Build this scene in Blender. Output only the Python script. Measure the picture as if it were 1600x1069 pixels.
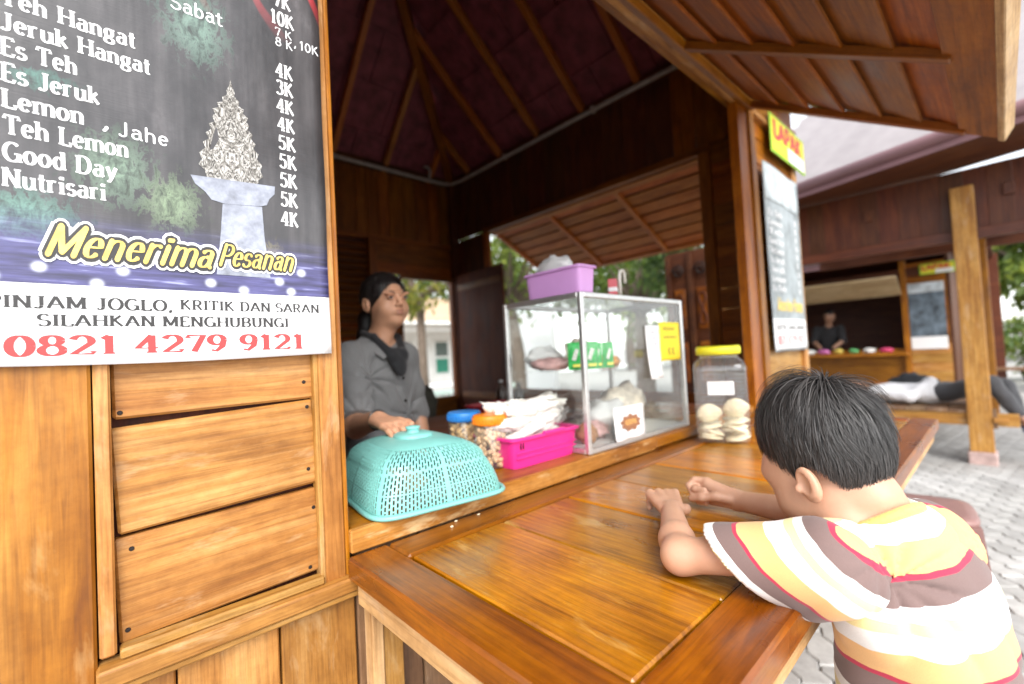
import bpy, bmesh, math, random
import numpy as np
from mathutils import Vector, Matrix, Euler, noise as mnoise
random.seed(7); np.random.seed(7)
for o in list(bpy.data.objects): bpy.data.objects.remove(o)
scene = bpy.context.scene
COL = scene.collection
rad = math.radians

# ---------------------------------------------------------------- camera
CAMR = Matrix(((0.73347366, 0.01869548, -0.67946072), (-0.67769461, -0.05695667, -0.73313433), (-0.05240612, 0.99820159, -0.02910639)))
cd = bpy.data.cameras.new('camera'); cam = bpy.data.objects.new('camera', cd); COL.objects.link(cam)
cam.matrix_world = Matrix.Translation((0, 0, 1.17)) @ CAMR.to_4x4()
cd.sensor_width = 36; cd.lens = 16.0; cd.clip_start = 0.02; cd.clip_end = 2000
cd.dof.use_dof = True; cd.dof.focus_distance = 0.73; cd.dof.aperture_fstop = 2.0
scene.camera = cam

# ---------------------------------------------------------------- sky, sun, exposure
world = bpy.data.worlds.new('World'); scene.world = world; world.use_nodes = True
wn = world.node_tree.nodes; wl = world.node_tree.links
SUN_EL, SUN_AZ = rad(42), rad(238)      # azimuth measured from +X towards +Y: behind the camera, over the yard
sky = wn.new('ShaderNodeTexSky'); sky.sky_type = 'NISHITA'; sky.sun_disc = False
sky.sun_elevation = SUN_EL; sky.sun_rotation = math.pi / 2 - SUN_AZ
sky.air_density = 1.0; sky.dust_density = 1.0; sky.ozone_density = 1.0
hs = wn.new('ShaderNodeHueSaturation'); hs.inputs['Saturation'].default_value = 0.22   # overcast: an almost neutral sky
wl.new(sky.outputs[0], hs.inputs['Color']); wl.new(hs.outputs[0], wn['Background'].inputs['Color'])
wn['Background'].inputs['Strength'].default_value = 0.15
sl = bpy.data.lights.new('sun', 'SUN'); sl.energy = 1.35; sl.angle = rad(40); sl.color = (1.0, 0.96, 0.9)
sun = bpy.data.objects.new('sun', sl); COL.objects.link(sun)
sdir = Vector((math.cos(SUN_EL) * math.cos(SUN_AZ), math.cos(SUN_EL) * math.sin(SUN_AZ), math.sin(SUN_EL)))
sun.rotation_euler = sdir.to_track_quat('Z', 'Y').to_euler(); sun.location = sdir * 30
scene.render.engine = 'CYCLES'
scene.view_settings.view_transform = 'Standard'; scene.view_settings.look = 'None'
scene.view_settings.exposure = 1.62; scene.view_settings.gamma = 1.0
scene.cycles.max_bounces = 8; scene.cycles.diffuse_bounces = 4; scene.cycles.glossy_bounces = 3; scene.cycles.transparent_max_bounces = 16
scene.cycles.caustics_reflective = False; scene.cycles.caustics_refractive = False

# ---------------------------------------------------------------- helpers
def link(o, parent=None):
    COL.objects.link(o)
    if parent is not None: o.parent = parent
    return o
def tag(o, label=None, cat=None, group=None, kind=None):
    if label: o['label'] = label
    if cat: o['category'] = cat
    if group: o['group'] = group
    if kind: o['kind'] = kind
    return o
def thing(name, label, cat, loc=(0, 0, 0), group=None, rot=None):
    o = bpy.data.objects.new(name, None); o.empty_display_size = 0.05
    o.location = loc
    if rot is not None: o.rotation_euler = rot
    link(o); return tag(o, label, cat, group)
def obj(name, data, mat, parent=None, M=None):
    if mat is not None and not data.materials: data.materials.append(mat)
    o = bpy.data.objects.new(name, data); link(o, parent)
    if M is not None: o.matrix_basis = M
    return o
def mesh(name, V, F, smooth=False):
    m = bpy.data.meshes.new(name); m.from_pydata([tuple(v) for v in V], [], [tuple(f) for f in F]); m.update()
    if smooth: m.polygons.foreach_set('use_smooth', [True] * len(m.polygons))
    return m
_cb = {}
def cbox_geo(lx, ly, lz, b=0.003):
    """box with chamfered edges"""
    b = min(b, lx * .24, ly * .24, lz * .24)
    X, Y, Z = lx / 2, ly / 2, lz / 2
    V = []; idx = {}
    for sx in (-1, 1):
        for sy in (-1, 1):
            for sz in (-1, 1):
                for ax in range(3):
                    p = [sx * (X - b), sy * (Y - b), sz * (Z - b)]
                    p[ax] = (sx * X, sy * Y, sz * Z)[ax]
                    idx[(sx, sy, sz, ax)] = len(V); V.append(p)
    F = []
    for ax in range(3):
        u, v = [a for a in range(3) if a != ax]
        for s in (-1, 1):
            q = []
            for su, sv in ((-1, -1), (1, -1), (1, 1), (-1, 1)):
                k = [0, 0, 0]; k[ax] = s; k[u] = su; k[v] = sv; q.append(idx[(*k, ax)])
            flip = (s < 0) ^ (ax == 1)
            F.append(q[::-1] if flip else q)
    for ax in range(3):      # edges along ax
        u, v = [a for a in range(3) if a != ax]
        for su in (-1, 1):
            for sv in (-1, 1):
                def K(s, a):
                    k = [0, 0, 0]; k[ax] = s; k[u] = su; k[v] = sv; return idx[(*k, a)]
                q = [K(-1, u), K(1, u), K(1, v), K(-1, v)]
                F.append(q)
    for sx in (-1, 1):
        for sy in (-1, 1):
            for sz in (-1, 1):
                F.append([idx[(sx, sy, sz, a)] for a in range(3)])
    # fix winding by outward test
    Vn = [Vector(p) for p in V]; out = []
    for q in F:
        n = (Vn[q[1]] - Vn[q[0]]).cross(Vn[q[2]] - Vn[q[0]]); c = sum((Vn[i] for i in q), Vector()) / len(q)
        out.append(q if n.dot(c) > 0 else q[::-1])
    return V, out
def cbox(lx, ly, lz, b=0.003, mat=None):
    key = (round(lx, 4), round(ly, 4), round(lz, 4), b, mat.name if mat else '')
    if key not in _cb: 
        _cb[key] = mesh('box', *cbox_geo(lx, ly, lz, b))
        if mat: _cb[key].materials.append(mat)
    return _cb[key]
def box(name, c, s, mat, parent=None, rot=None, b=0.003):
    """axis-aligned box by centre and size, the longest side runs along the grain (local X)"""
    s = list(s); ax = max(range(3), key=lambda i: s[i])
    if ax == 0: B = Matrix.Identity(3); L = s
    elif ax == 1: B = Matrix(((0, -1, 0), (1, 0, 0), (0, 0, 1))); L = [s[1], s[0], s[2]]
    else: B = Matrix(((0, 0, 1), (0, 1, 0), (-1, 0, 0))); L = [s[2], s[1], s[0]]
    Rm = Euler(rot).to_matrix() if rot is not None else Matrix.Identity(3)
    return obj(name, cbox(*L, b, mat), mat, parent, Matrix.Translation(c) @ (Rm @ B).to_4x4())
def board(name, a, b_, w, t, mat, parent=None, up=(0, 0, 1), bev=0.003):
    """board from a to b: width w across, thickness t along the 'up' side"""
    a, b_ = Vector(a), Vector(b_); x = (b_ - a); L = x.length; x.normalize()
    z = Vector(up); z = (z - x * z.dot(x)).normalized(); y = z.cross(x)
    M = Matrix((x, y, z)).transposed().to_4x4(); M.translation = (a + b_) / 2
    return obj(name, cbox(L, w, t, bev, mat), mat, parent, M)
class MB:
    """collects shapes into one mesh"""
    def __init__(s): s.V = []; s.F = []; s.mi = []
    def add(s, V, F, M=None, mi=0):
        n = len(s.V)
        s.V += [tuple(M @ Vector(v)) for v in V] if M is not None else [tuple(v) for v in V]
        s.F += [[i + n for i in f] for f in F]; s.mi += [mi] * len(F); return s
    def cbox(s, c, size, rot=None, b=0.002, mi=0):
        M = Matrix.Translation(c)
        if rot is not None: M = M @ Euler(rot).to_matrix().to_4x4()
        return s.add(*cbox_geo(*size, b), M, mi)
    def build(s, name, mats, parent=None, smooth=False, M=None):
        m = mesh(name, s.V, s.F, smooth)
        if not isinstance(mats, (list, tuple)): mats = [mats]
        for q in mats: m.materials.append(q)
        if len(mats) > 1: m.polygons.foreach_set('material_index', s.mi)
        return obj(name, m, None, parent, M)
def tube_geo(P, r, n=10, closed=False, caps=True):
    P = [Vector(p) for p in P]; rs = r if isinstance(r, (list, tuple)) else [r] * len(P)
    V = []; F = []; m = len(P); prev = None
    for i, p in enumerate(P):
        if closed: t = (P[(i + 1) % m] - P[i - 1])
        else: t = P[min(i + 1, m - 1)] - P[max(i - 1, 0)]
        t.normalize()
        if prev is None:
            u = t.orthogonal().normalized()
        else:
            u = (prev - t * prev.dot(t)).normalized()
        prev = u; v = t.cross(u)
        for k in range(n):
            a = 2 * math.pi * k / n; V.append(p + (u * math.cos(a) + v * math.sin(a)) * rs[i])
    for i in range(m if closed else m - 1):
        j = (i + 1) % m
        for k in range(n):
            l = (k + 1) % n; F.append([i * n + k, i * n + l, j * n + l, j * n + k])
    if caps and not closed: F += [list(range(n))[::-1], [(m - 1) * n + k for k in range(n)]]
    return V, F
def tube(name, P, r, mat, parent=None, n=10, closed=False):
    return obj(name, mesh(name, *tube_geo(P, r, n, closed), smooth=True), mat, parent)
def lathe_geo(prof, n=32, cap=True):
    V = []; F = []; m = len(prof)
    for r, z in prof:
        for k in range(n): a = 2 * math.pi * k / n; V.append((r * math.cos(a), r * math.sin(a), z))
    for i in range(m - 1):
        for k in range(n):
            l = (k + 1) % n; F.append([i * n + k, i * n + l, (i + 1) * n + l, (i + 1) * n + k])
    if cap: F += [list(range(n))[::-1], [(m - 1) * n + k for k in range(n)]]
    return V, F
def lathe(name, prof, mat, parent=None, loc=(0, 0, 0), n=32, cap=True):
    return obj(name, mesh(name, *lathe_geo(prof, n, cap), smooth=True), mat, parent, Matrix.Translation(loc))
def superloop(hx, hy, p, n):
    out = []
    for k in range(n):
        a = 2 * math.pi * k / n; c, s = math.cos(a), math.sin(a)
        out.append((hx * math.copysign(abs(c) ** (2 / p), c), hy * math.copysign(abs(s) ** (2 / p), s)))
    return out
def loft_geo(rings, cap0=True, cap1=True):
    n = len(rings[0]); V = [tuple(v) for r in rings for v in r]; F = []
    for i in range(len(rings) - 1):
        for k in range(n):
            l = (k + 1) % n; F.append([i * n + k, i * n + l, (i + 1) * n + l, (i + 1) * n + k])
    if cap0: F.append(list(range(n))[::-1])
    if cap1: F.append([(len(rings) - 1) * n + k for k in range(n)])
    return V, F
def poly_prism(P2, t):
    """2-D outline (x,z) extruded along y by t"""
    n = len(P2); V = [(x, 0, z) for x, z in P2] + [(x, t, z) for x, z in P2]
    F = [list(range(n)), [n + i for i in range(n)][::-1]] + [[(i + 1) % n, i, n + i, n + (i + 1) % n] for i in range(n)]
    return V, F

# ---------------------------------------------------------------- materials
def new_mat(name):
    m = bpy.data.materials.new(name); m.use_nodes = True
    return m, m.node_tree.nodes, m.node_tree.links, m.node_tree.nodes['Principled BSDF']
def ramp(N, stops, interp='LINEAR'):
    r = N.new('ShaderNodeValToRGB'); cr = r.color_ramp; cr.interpolation = interp
    while len(cr.elements) > 1: cr.elements.remove(cr.elements[-1])
    for i, (p, c) in enumerate(stops):
        e = cr.elements[0] if i == 0 else cr.elements.new(p)
        e.position = p; e.color = (*c, 1) if len(c) == 3 else c
    return r
def noise_n(N, L, vec, scale, detail=4, rough=.55, dist=0):
    t = N.new('ShaderNodeTexNoise'); t.inputs['Scale'].default_value = scale; t.inputs['Detail'].default_value = detail
    t.inputs['Roughness'].default_value = rough; t.inputs['Distortion'].default_value = dist
    if vec is not None: L.new(vec, t.inputs['Vector'])
    return t
def mixc(N, L, a, b, fac, mode='MIX'):
    m = N.new('ShaderNodeMix'); m.data_type = 'RGBA'; m.blend_type = mode
    for i, v in ((0, fac), (6, a), (7, b)):
        if hasattr(v, 'default_value') or hasattr(v, 'links'): L.new(v, m.inputs[i])
        elif i == 0: m.inputs[0].default_value = v
        else: m.inputs[i].default_value = (*v, 1)
    return m.outputs[2]
def math_n(N, L, op, a, b=0.0, c=None):
    m = N.new('ShaderNodeMath'); m.operation = op
    for i, v in enumerate((a, b, c)):
        if v is None: continue
        if isinstance(v, (int, float)): m.inputs[i].default_value = v
        else: L.new(v, m.inputs[i])
    return m.outputs[0]
def wood(name, c_dark, c_mid, c_light, rough=.45, s=1.0, coat=0.0, stain=.35, var=.25, bump=.25, patchy=0.0, patch_c=(.6, .5, .4)):
    m, N, L, B = new_mat(name)
    tc = N.new('ShaderNodeTexCoord'); oi = N.new('ShaderNodeObjectInfo')
    off = N.new('ShaderNodeVectorMath'); off.operation = 'MULTIPLY_ADD'
    cmb = N.new('ShaderNodeCombineXYZ')
    for i in range(3): L.new(oi.outputs['Random'], cmb.inputs[i])
    L.new(cmb.outputs[0], off.inputs[0]); off.inputs[1].default_value = (37, 53, 71); L.new(tc.outputs['Object'], off.inputs[2])
    def mp(sc):
        q = N.new('ShaderNodeMapping'); q.inputs['Scale'].default_value = sc; L.new(off.outputs[0], q.inputs['Vector']); return q.outputs[0]
    g1 = noise_n(N, L, mp((1.7 * s, 11 * s, 11 * s)), 1.7, 5, .62, .7)
    g2 = noise_n(N, L, mp((6 * s, 130 * s, 130 * s)), 1.5, 2, .6, .3)
    g3 = noise_n(N, L, mp((2.6, 5.0, 5.0)), 1.3, 3, .6, .4)
    w = N.new('ShaderNodeTexWave'); w.inputs['Scale'].default_value = 3.2; w.inputs['Distortion'].default_value = 7; w.inputs['Detail'].default_value = 3
    w.bands_direction = 'Y'; L.new(mp((.35 * s, 5 * s, 5 * s)), w.inputs['Vector'])
    f = math_n(N, L, 'ADD', math_n(N, L, 'MULTIPLY', g1.outputs[0], .9), math_n(N, L, 'MULTIPLY', w.outputs[1], .1))
    r = ramp(N, [(.28, c_dark), (.47, c_mid), (.72, c_light)]); L.new(f, r.inputs[0])
    fib = ramp(N, [(.3, (.62, .58, .55)), (.55, (1, 1, 1))]); L.new(g2.outputs[0], fib.inputs[0])
    c = mixc(N, L, r.outputs[0], fib.outputs[0], .8, 'MULTIPLY')
    st = ramp(N, [(.36, (.45, .36, .32)), (.58, (1, 1, 1))]); L.new(g3.outputs[0], st.inputs[0])
    c = mixc(N, L, c, st.outputs[0], stain, 'MULTIPLY')
    mo = noise_n(N, L, off.outputs[0], 42, 4, .72, 0); mr = ramp(N, [(.34, (.74, .70, .66)), (.62, (1.06, 1.05, 1.04))]); L.new(mo.outputs[0], mr.inputs[0])
    c = mixc(N, L, c, mr.outputs[0], .55, 'MULTIPLY')
    kv = N.new('ShaderNodeTexVoronoi'); kv.inputs['Scale'].default_value = 1.0; kv.inputs['Randomness'].default_value = 1.0; L.new(mp((2.1, 6.5, 6.5)), kv.inputs['Vector'])
    kr = ramp(N, [(.03, (.28, .20, .15)), (.10, (.72, .64, .56)), (.20, (1, 1, 1))]); L.new(kv.outputs[0], kr.inputs[0])
    c = mixc(N, L, c, kr.outputs[0], .6, 'MULTIPLY')
    if patchy > 0:      # bare, bleached patches where the varnish has worn off
        g4 = noise_n(N, L, mp((2.8, 9, 9)), 1.8, 5, .68, .3)
        pr = ramp(N, [(.56, (0, 0, 0)), (.66, (1, 1, 1))]); L.new(g4.outputs[0], pr.inputs[0])
        c = mixc(N, L, c, patch_c, math_n(N, L, 'MULTIPLY', pr.outputs[0], patchy))
    h = N.new('ShaderNodeHueSaturation'); h.inputs['Saturation'].default_value = 1.12; L.new(c, h.inputs['Color'])
    L.new(math_n(N, L, 'ADD', math_n(N, L, 'MULTIPLY', oi.outputs['Random'], var), 1 - var / 2), h.inputs['Value'])
    L.new(math_n(N, L, 'ADD', math_n(N, L, 'MULTIPLY', oi.outputs['Random'], -.016), .508), h.inputs['Hue'])
    L.new(h.outputs[0], B.inputs['Base Color'])
    L.new(math_n(N, L, 'ADD', math_n(N, L, 'MULTIPLY', g3.outputs[0], .35), rough - .17), B.inputs['Roughness'])
    B.inputs['Coat Weight'].default_value = coat; B.inputs['Coat Roughness'].default_value = .26
    bp = N.new('ShaderNodeBump'); bp.inputs['Strength'].default_value = bump; bp.inputs['Distance'].default_value = .002
    L.new(math_n(N, L, 'ADD', g2.outputs[0], math_n(N, L, 'MULTIPLY', g1.outputs[0], .8)), bp.inputs['Height']); L.new(bp.outputs[0], B.inputs['Normal'])
    return m
def plain(name, c, rough=.5, metal=0, spec=.5, nscale=None, namt=.25, bump=0, trans=0, alpha=None, coat=0, sheen=0):
    m, N, L, B = new_mat(name)
    B.inputs['Base Color'].default_value = (*c, 1); B.inputs['Roughness'].default_value = rough; B.inputs['Metallic'].default_value = metal
    B.inputs['Specular IOR Level'].default_value = spec; B.inputs['Coat Weight'].default_value = coat; B.inputs['Sheen Weight'].default_value = sheen
    if trans: B.inputs['Transmission Weight'].default_value = trans
    if alpha is not None: B.inputs['Alpha'].default_value = alpha
    if nscale:
        tc = N.new('ShaderNodeTexCoord'); t = noise_n(N, L, tc.outputs['Object'], nscale, 5, .6)
        r = ramp(N, [(.3, tuple(v * (1 - namt) for v in c)), (.7, tuple(min(1, v * (1 + namt)) for v in c))]); L.new(t.outputs[0], r.inputs[0])
        L.new(r.outputs[0], B.inputs['Base Color'])
        if bump:
            bp = N.new('ShaderNodeBump'); bp.inputs['Strength'].default_value = bump; bp.inputs['Distance'].default_value = .003
            L.new(t.outputs[0], bp.inputs['Height']); L.new(bp.outputs[0], B.inputs['Normal'])
    return m
W_TAN = wood('varnished teak boards', (.25, .112, .038), (.42, .220, .082), (.56, .345, .155), .5, .9, .0, .45, .25, .35, .3, (.60, .44, .27))
W_WIDE = wood('wide stained panel', (.22, .090, .022), (.39, .190, .052), (.51, .29, .10), .5, .7, .0, .7, .1, .3, .3, (.56, .38, .18))
W_GOLD = wood('golden table planks', (.20, .066, .012), (.45, .175, .030), (.62, .30, .075), .30, 1.2, .5, .5, .4, .4, .5, (.62, .40, .18))
W_RED = wood('red brown table frame', (.135, .038, .010), (.25, .078, .019), (.36, .13, .035), .30, 1.1, .5, .4, .2, .25)
W_POST = wood('orange brown posts', (.20, .068, .017), (.37, .145, .036), (.52, .24, .068), .42, .9, .1, .35, .25)
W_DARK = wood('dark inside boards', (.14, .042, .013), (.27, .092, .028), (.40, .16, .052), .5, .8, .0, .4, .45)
W_DEEP = wood('deep brown wood', (.055, .015, .007), (.10, .029, .012), (.16, .054, .022), .7, .8, .0, .4, .3)  # very dark brown, matt
W_SLAT = wood('red shutter slats', (.34, .11, .036), (.54, .205, .072), (.64, .29, .115), .5, .8, .0, .3, .25)
W_PALE = wood('pale raw wood', (.38, .22, .10), (.55, .36, .19), (.66, .47, .28), .6, .8, .0, .35, .2, .3, .2)
W_GREY = wood('weathered brown wood', (.13, .07, .04), (.24, .14, .08), (.34, .22, .14), .6, .8, .0, .5, .25, .3, .3, (.40, .34, .28))
W_OAK = wood('weathered shutter boards', (.17, .050, .014), (.33, .11, .030), (.45, .175, .056), .55, .7, .0, .5, .3, .3, .12, (.34, .22, .15))
M_NAIL = plain('rusty nail', (.03, .022, .02), .6, .6)
# ================================================================ the ground
M_GROUND = plain('grey sand joints', (.42, .41, .39), .95, nscale=14, namt=.25)
def paver_mat():
    m, N, L, B = new_mat('grey concrete pavers')
    tc = N.new('ShaderNodeTexCoord'); oi = N.new('ShaderNodeObjectInfo'); ge = N.new('ShaderNodeNewGeometry')
    t = noise_n(N, L, ge.outputs['Position'], 22, 6, .65); r = ramp(N, [(.3, (.38, .375, .365)), (.7, (.54, .535, .52))]); L.new(t.outputs[0], r.inputs[0])
    t2 = noise_n(N, L, ge.outputs['Position'], 1.1, 3, .5); r2 = ramp(N, [(.35, (.55, .535, .51)), (.65, (1, 1, 1))]); L.new(t2.outputs[0], r2.inputs[0])
    h = N.new('ShaderNodeHueSaturation'); L.new(mixc(N, L, r.outputs[0], r2.outputs[0], .7, 'MULTIPLY'), h.inputs['Color'])
    v = N.new('ShaderNodeTexWhiteNoise'); v.noise_dimensions = '1D'
    L.new(math_n(N, L, 'ADD', math_n(N, L, 'MULTIPLY', oi.outputs['Random'], 91), math_n(N, L, 'MULTIPLY', ge.outputs['Random Per Island'], 37)), v.inputs['W'])
    L.new(math_n(N, L, 'ADD', math_n(N, L, 'MULTIPLY', v.outputs[0], .3), .85), h.inputs['Value'])
    L.new(h.outputs[0], B.inputs['Base Color']); B.inputs['Roughness'].default_value = .85
    bp = N.new('ShaderNodeBump'); bp.inputs['Strength'].default_value = .3; bp.inputs['Distance'].default_value = .002
    L.new(t.outputs[0], bp.inputs['Height']); L.new(bp.outputs[0], B.inputs['Normal'])
    return m
M_PAVER = paver_mat()
g = obj('ground', mesh('ground', [(-900, -900, 0), (900, -900, 0), (900, 900, 0), (-900, 900, 0)], [(0, 1, 2, 3)]), M_GROUND); tag(g, kind='structure')
# interlocking paving stones (hexagon-ended "bone" blocks) laid in running rows
def paver_geo(L_=.2, W_=.1, c=.010, h=.026, b=.006):
    w = [0, -c, 0, c, 0, -c, 0, c, 0]; xs_ = [L_ * (k / 8 - .5) for k in range(9)]
    o = [(x, -W_ / 2 + d) for x, d in zip(xs_, w)] + [(x, W_ / 2 + d) for x, d in zip(xs_[::-1], w[::-1])]
    n = len(o); s = lambda k: [(x * (1 - 2 * k / L_), y * (1 - 2 * k / W_)) for x, y in o]
    V = [(x, y, -.002) for x, y in s(.002)] + [(x, y, h - b) for x, y in s(.002)] + [(x, y, h) for x, y in s(.007)]
    F = [[k * n + i, k * n + (i + 1) % n, (k + 1) * n + (i + 1) % n, (k + 1) * n + i] for k in range(2) for i in range(n)] + [[2 * n + i for i in range(n)]]
    return V, F
PV, PF = paver_geo(); pm = mesh('paver', PV, PF); pm.materials.append(M_PAVER)
ang = rad(38); ca, sa = math.cos(ang), math.sin(ang)
cand = []
for i in range(-70, 110):
    for j in range(-110, 110):
        u = i * .2 + (.1 if j % 2 else 0); v = j * .1
        x = 3.5 + u * ca - v * sa; y = .2 + u * sa + v * ca
        if x < .1 or x > 13 or y < -2.5 or y > 3.2: continue
        if -.85 < x < 3.55 and y > .74: continue
        cand.append((x, y))
def vis(x, y): return 1.1 < x < 7 and -.12 - .06 * x < y < min(.95, .25 * x + .2)
near = sorted([c for c in cand if vis(*c)], key=lambda c: c[0])[:300]
ns = set(near); far = [c for c in cand if c not in ns]
for x, y in near:
    o = obj('paver', pm, None, g, Matrix.Translation((x, y, random.uniform(-.003, 0))) @ Matrix.Rotation(ang + random.uniform(-.012, .012), 4, 'Z') @ Matrix.Rotation(random.uniform(-.008, .008), 4, 'X'))
mb = MB()
for x, y in far: mb.add(PV, PF, Matrix.Translation((x, y, random.uniform(-.003, 0))) @ Matrix.Rotation(ang, 4, 'Z'))
tag(mb.build('paving', M_PAVER, g), kind='stuff')

# ================================================================ the kiosk
K = thing('food_kiosk', 'dark teak food kiosk with propped-up shutter and tiled hip roof', 'kiosk')
FY = .90                                    # outer face of the front wall
def jit(a): return random.uniform(-a, a)
# --- left part of the front wall
box('wall_panel', (-.27, .905, 1.27), (.538, .034, 2.4), W_WIDE, K, b=.004)
box('door_jamb', (.0105, .908, 1.62), (.019, .04, 1.70), W_TAN, K)
zs = [(.776, .931), (.938, 1.097), (1.1065, 1.263), (1.270, 1.425), (1.433, 1.588), (1.596, 1.75), (1.758, 1.912), (1.92, 2.075), (2.083, 2.24), (2.248, 2.45)]
for i, (z0, z1) in enumerate(zs):
    tl = [.006, .0105, .004][i] if i < 3 else jit(.003)
    p = board('plank', (.021, .916, (z0 + z1) / 2 - tl / 2), (.3145, .916, (z0 + z1) / 2 + tl / 2 + (.004 if i < 2 else 0)), z1 - z0, .02, W_TAN, K, up=(0, -1, 0), bev=.004)
    if i < 3:
        for sx in (-.132, .133):
            for sz in (-.055, .055):
                if random.random() < .25: continue
                nl = obj('nail', _nail if '_nail' in globals() else mesh('nail', *lathe_geo([(.0001, .0012), (.003, .001), (.0036, 0), (.0036, -.004)], 10)), M_NAIL, p, Matrix.Translation((sx + jit(.009), sz + jit(.014), .0102)))
                _nail = nl.data
box('bead', (.3135, .904, 1.60), (.009, .028, 1.68), W_TAN, K)
box('stile', (.337, .906, 1.60), (.040, .034, 1.71), W_TAN, K, b=.004)
box('corner_strip', (.3605, .914, 1.60), (.008, .05, 1.71), W_POST, K)
box('bottom_bead', (.168, .895, .770), (.29, .026, .015), W_TAN, K)
box('sill_rail', (.190, .890, .748), (.386, .046, .028), W_TAN, K, b=.004)
box('lower_bead', (.190, .893, .7275), (.372, .036, .013), W_TAN, K)
for x0, x1, mt in ((-.02, .030, W_TAN), (.032, .088, W_TAN), (.091, .237, W_TAN), (.241, .377, W_TAN)):
    box('lower_plank', ((x0 + x1) / 2, .915, .45), (x1 - x0, .02, .54), mt, K, b=.003)
x = .38
while x < 3.4:
    w = random.uniform(.13, .16); box('lower_plank', (x + w / 2, .917, .49), (w - .004, .02, .62), W_GREY if x < .8 else W_POST, K); x += w
pl = box('plinth', (1.36, 2.61, .09), (4.3, 3.5, .18), plain('white painted concrete', (.66, .66, .63), .9, nscale=8, namt=.15, bump=.3), K, b=.01)
# --- counter shelf inside the opening, and its worn front strip
for k in range(4):
    box('counter_board', (1.43, .955 + k * .133, .829), (2.12, .130, .032), W_RED if k else W_POST, K)
box('counter_edge', (.93, .8855, .8235), (1.135, .017, .045), wood('worn counter edge', (.20, .07, .02), (.40, .18, .06), (.55, .30, .12), .5, .9, 0, .6, .1, .4, .8, (.66, .48, .28)), K)
box('counter_edge', (1.96, .8855, .824), (.92, .017, .036), W_POST, K)
# --- right side of the opening
box('stile', (2.585, .91, 1.655), (.13, .05, 1.67), W_POST, K)
box('stile', (2.690, .905, 1.655), (.068, .066, 1.67), W_POST, K)
for i in range(11):
    box('plank', (3.09, .917, .90 + i * .153), (.72, .02, .147), W_TAN if i < 3 else W_POST, K)
box('corner_post', (3.46, .93, 1.66), (.08, .09, 1.68), W_TAN, K)
# --- header beam and wall above the opening
box('header_beam', (1.62, .925, 2.530), (3.86, .085, .11), W_POST, K)
box('header_trim', (1.62, .895, 2.462), (3.84, .045, .03), W_TAN, K)
x = -.5
while x < 3.5:
    w = random.uniform(.24, .3); box('upper_plank', (x + w / 2, .93, 2.89), (w - .004, .02, .60), W_DARK, K); x += w
# --- inside: back wall, right wall, left wall
XR, YB, ZT = 3.15, 4.30, 3.20
x = -.72
while x < XR - .02:
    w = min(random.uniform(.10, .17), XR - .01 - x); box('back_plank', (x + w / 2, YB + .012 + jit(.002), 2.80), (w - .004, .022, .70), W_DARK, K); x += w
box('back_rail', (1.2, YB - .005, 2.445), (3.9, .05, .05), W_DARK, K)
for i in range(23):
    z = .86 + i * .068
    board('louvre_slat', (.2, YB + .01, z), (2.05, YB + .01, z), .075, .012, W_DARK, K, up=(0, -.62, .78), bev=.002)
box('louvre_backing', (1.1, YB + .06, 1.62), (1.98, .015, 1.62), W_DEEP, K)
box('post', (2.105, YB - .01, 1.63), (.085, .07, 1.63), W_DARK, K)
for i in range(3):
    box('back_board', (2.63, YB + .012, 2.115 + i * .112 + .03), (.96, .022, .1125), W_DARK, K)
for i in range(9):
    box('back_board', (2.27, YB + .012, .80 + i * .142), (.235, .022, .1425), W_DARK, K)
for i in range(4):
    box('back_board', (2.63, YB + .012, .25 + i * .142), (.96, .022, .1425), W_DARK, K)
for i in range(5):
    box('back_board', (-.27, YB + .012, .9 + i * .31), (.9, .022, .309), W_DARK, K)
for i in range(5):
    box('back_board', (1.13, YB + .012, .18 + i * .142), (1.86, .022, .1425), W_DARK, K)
box('panel_gap_block', (-.10, .94, 1.38), (.90, .015, 2.4), W_DEEP, K)  # dark board added to keep light out of the plank gaps
box('floor', (1.2, 2.6, .186), (3.85, 3.36, .012), plain('grey cement floor', (.22, .21, .2), .85, nscale=6, namt=.3), K)
box('window_frame', (2.405, YB, 1.39), (.035, .06, 1.31), W_DARK, K)
box('window_frame', (3.07, YB, 1.39), (.035, .06, 1.31), W_DARK, K)
box('window_head', (2.74, YB, 2.065), (.66, .06, .04), W_DARK, K)
box('window_sill', (2.74, YB - .01, .735), (.72, .09, .03), W_DARK, K)
box('back_gap_block', (.80, YB + .10, 1.75), (3.15, .015, 3.0), W_DEEP, K)  # dark sheets added behind the wall to block light through its gaps
box('back_gap_block', (2.76, YB + .10, 2.65), (.76, .015, 1.1), W_DEEP, K)
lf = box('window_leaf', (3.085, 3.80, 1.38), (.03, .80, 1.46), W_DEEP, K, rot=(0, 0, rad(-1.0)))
for dz in (-.58, .62): obj('leaf_batten', cbox(.74, .012, .07, .003, W_DARK), W_DARK, lf, Matrix.Translation((0, .0, 0)) @ Matrix(((0, 0, 1, dz), (1, 0, 0, 0), (0, 1, 0, -.02), (0, 0, 0, 1))))
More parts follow.
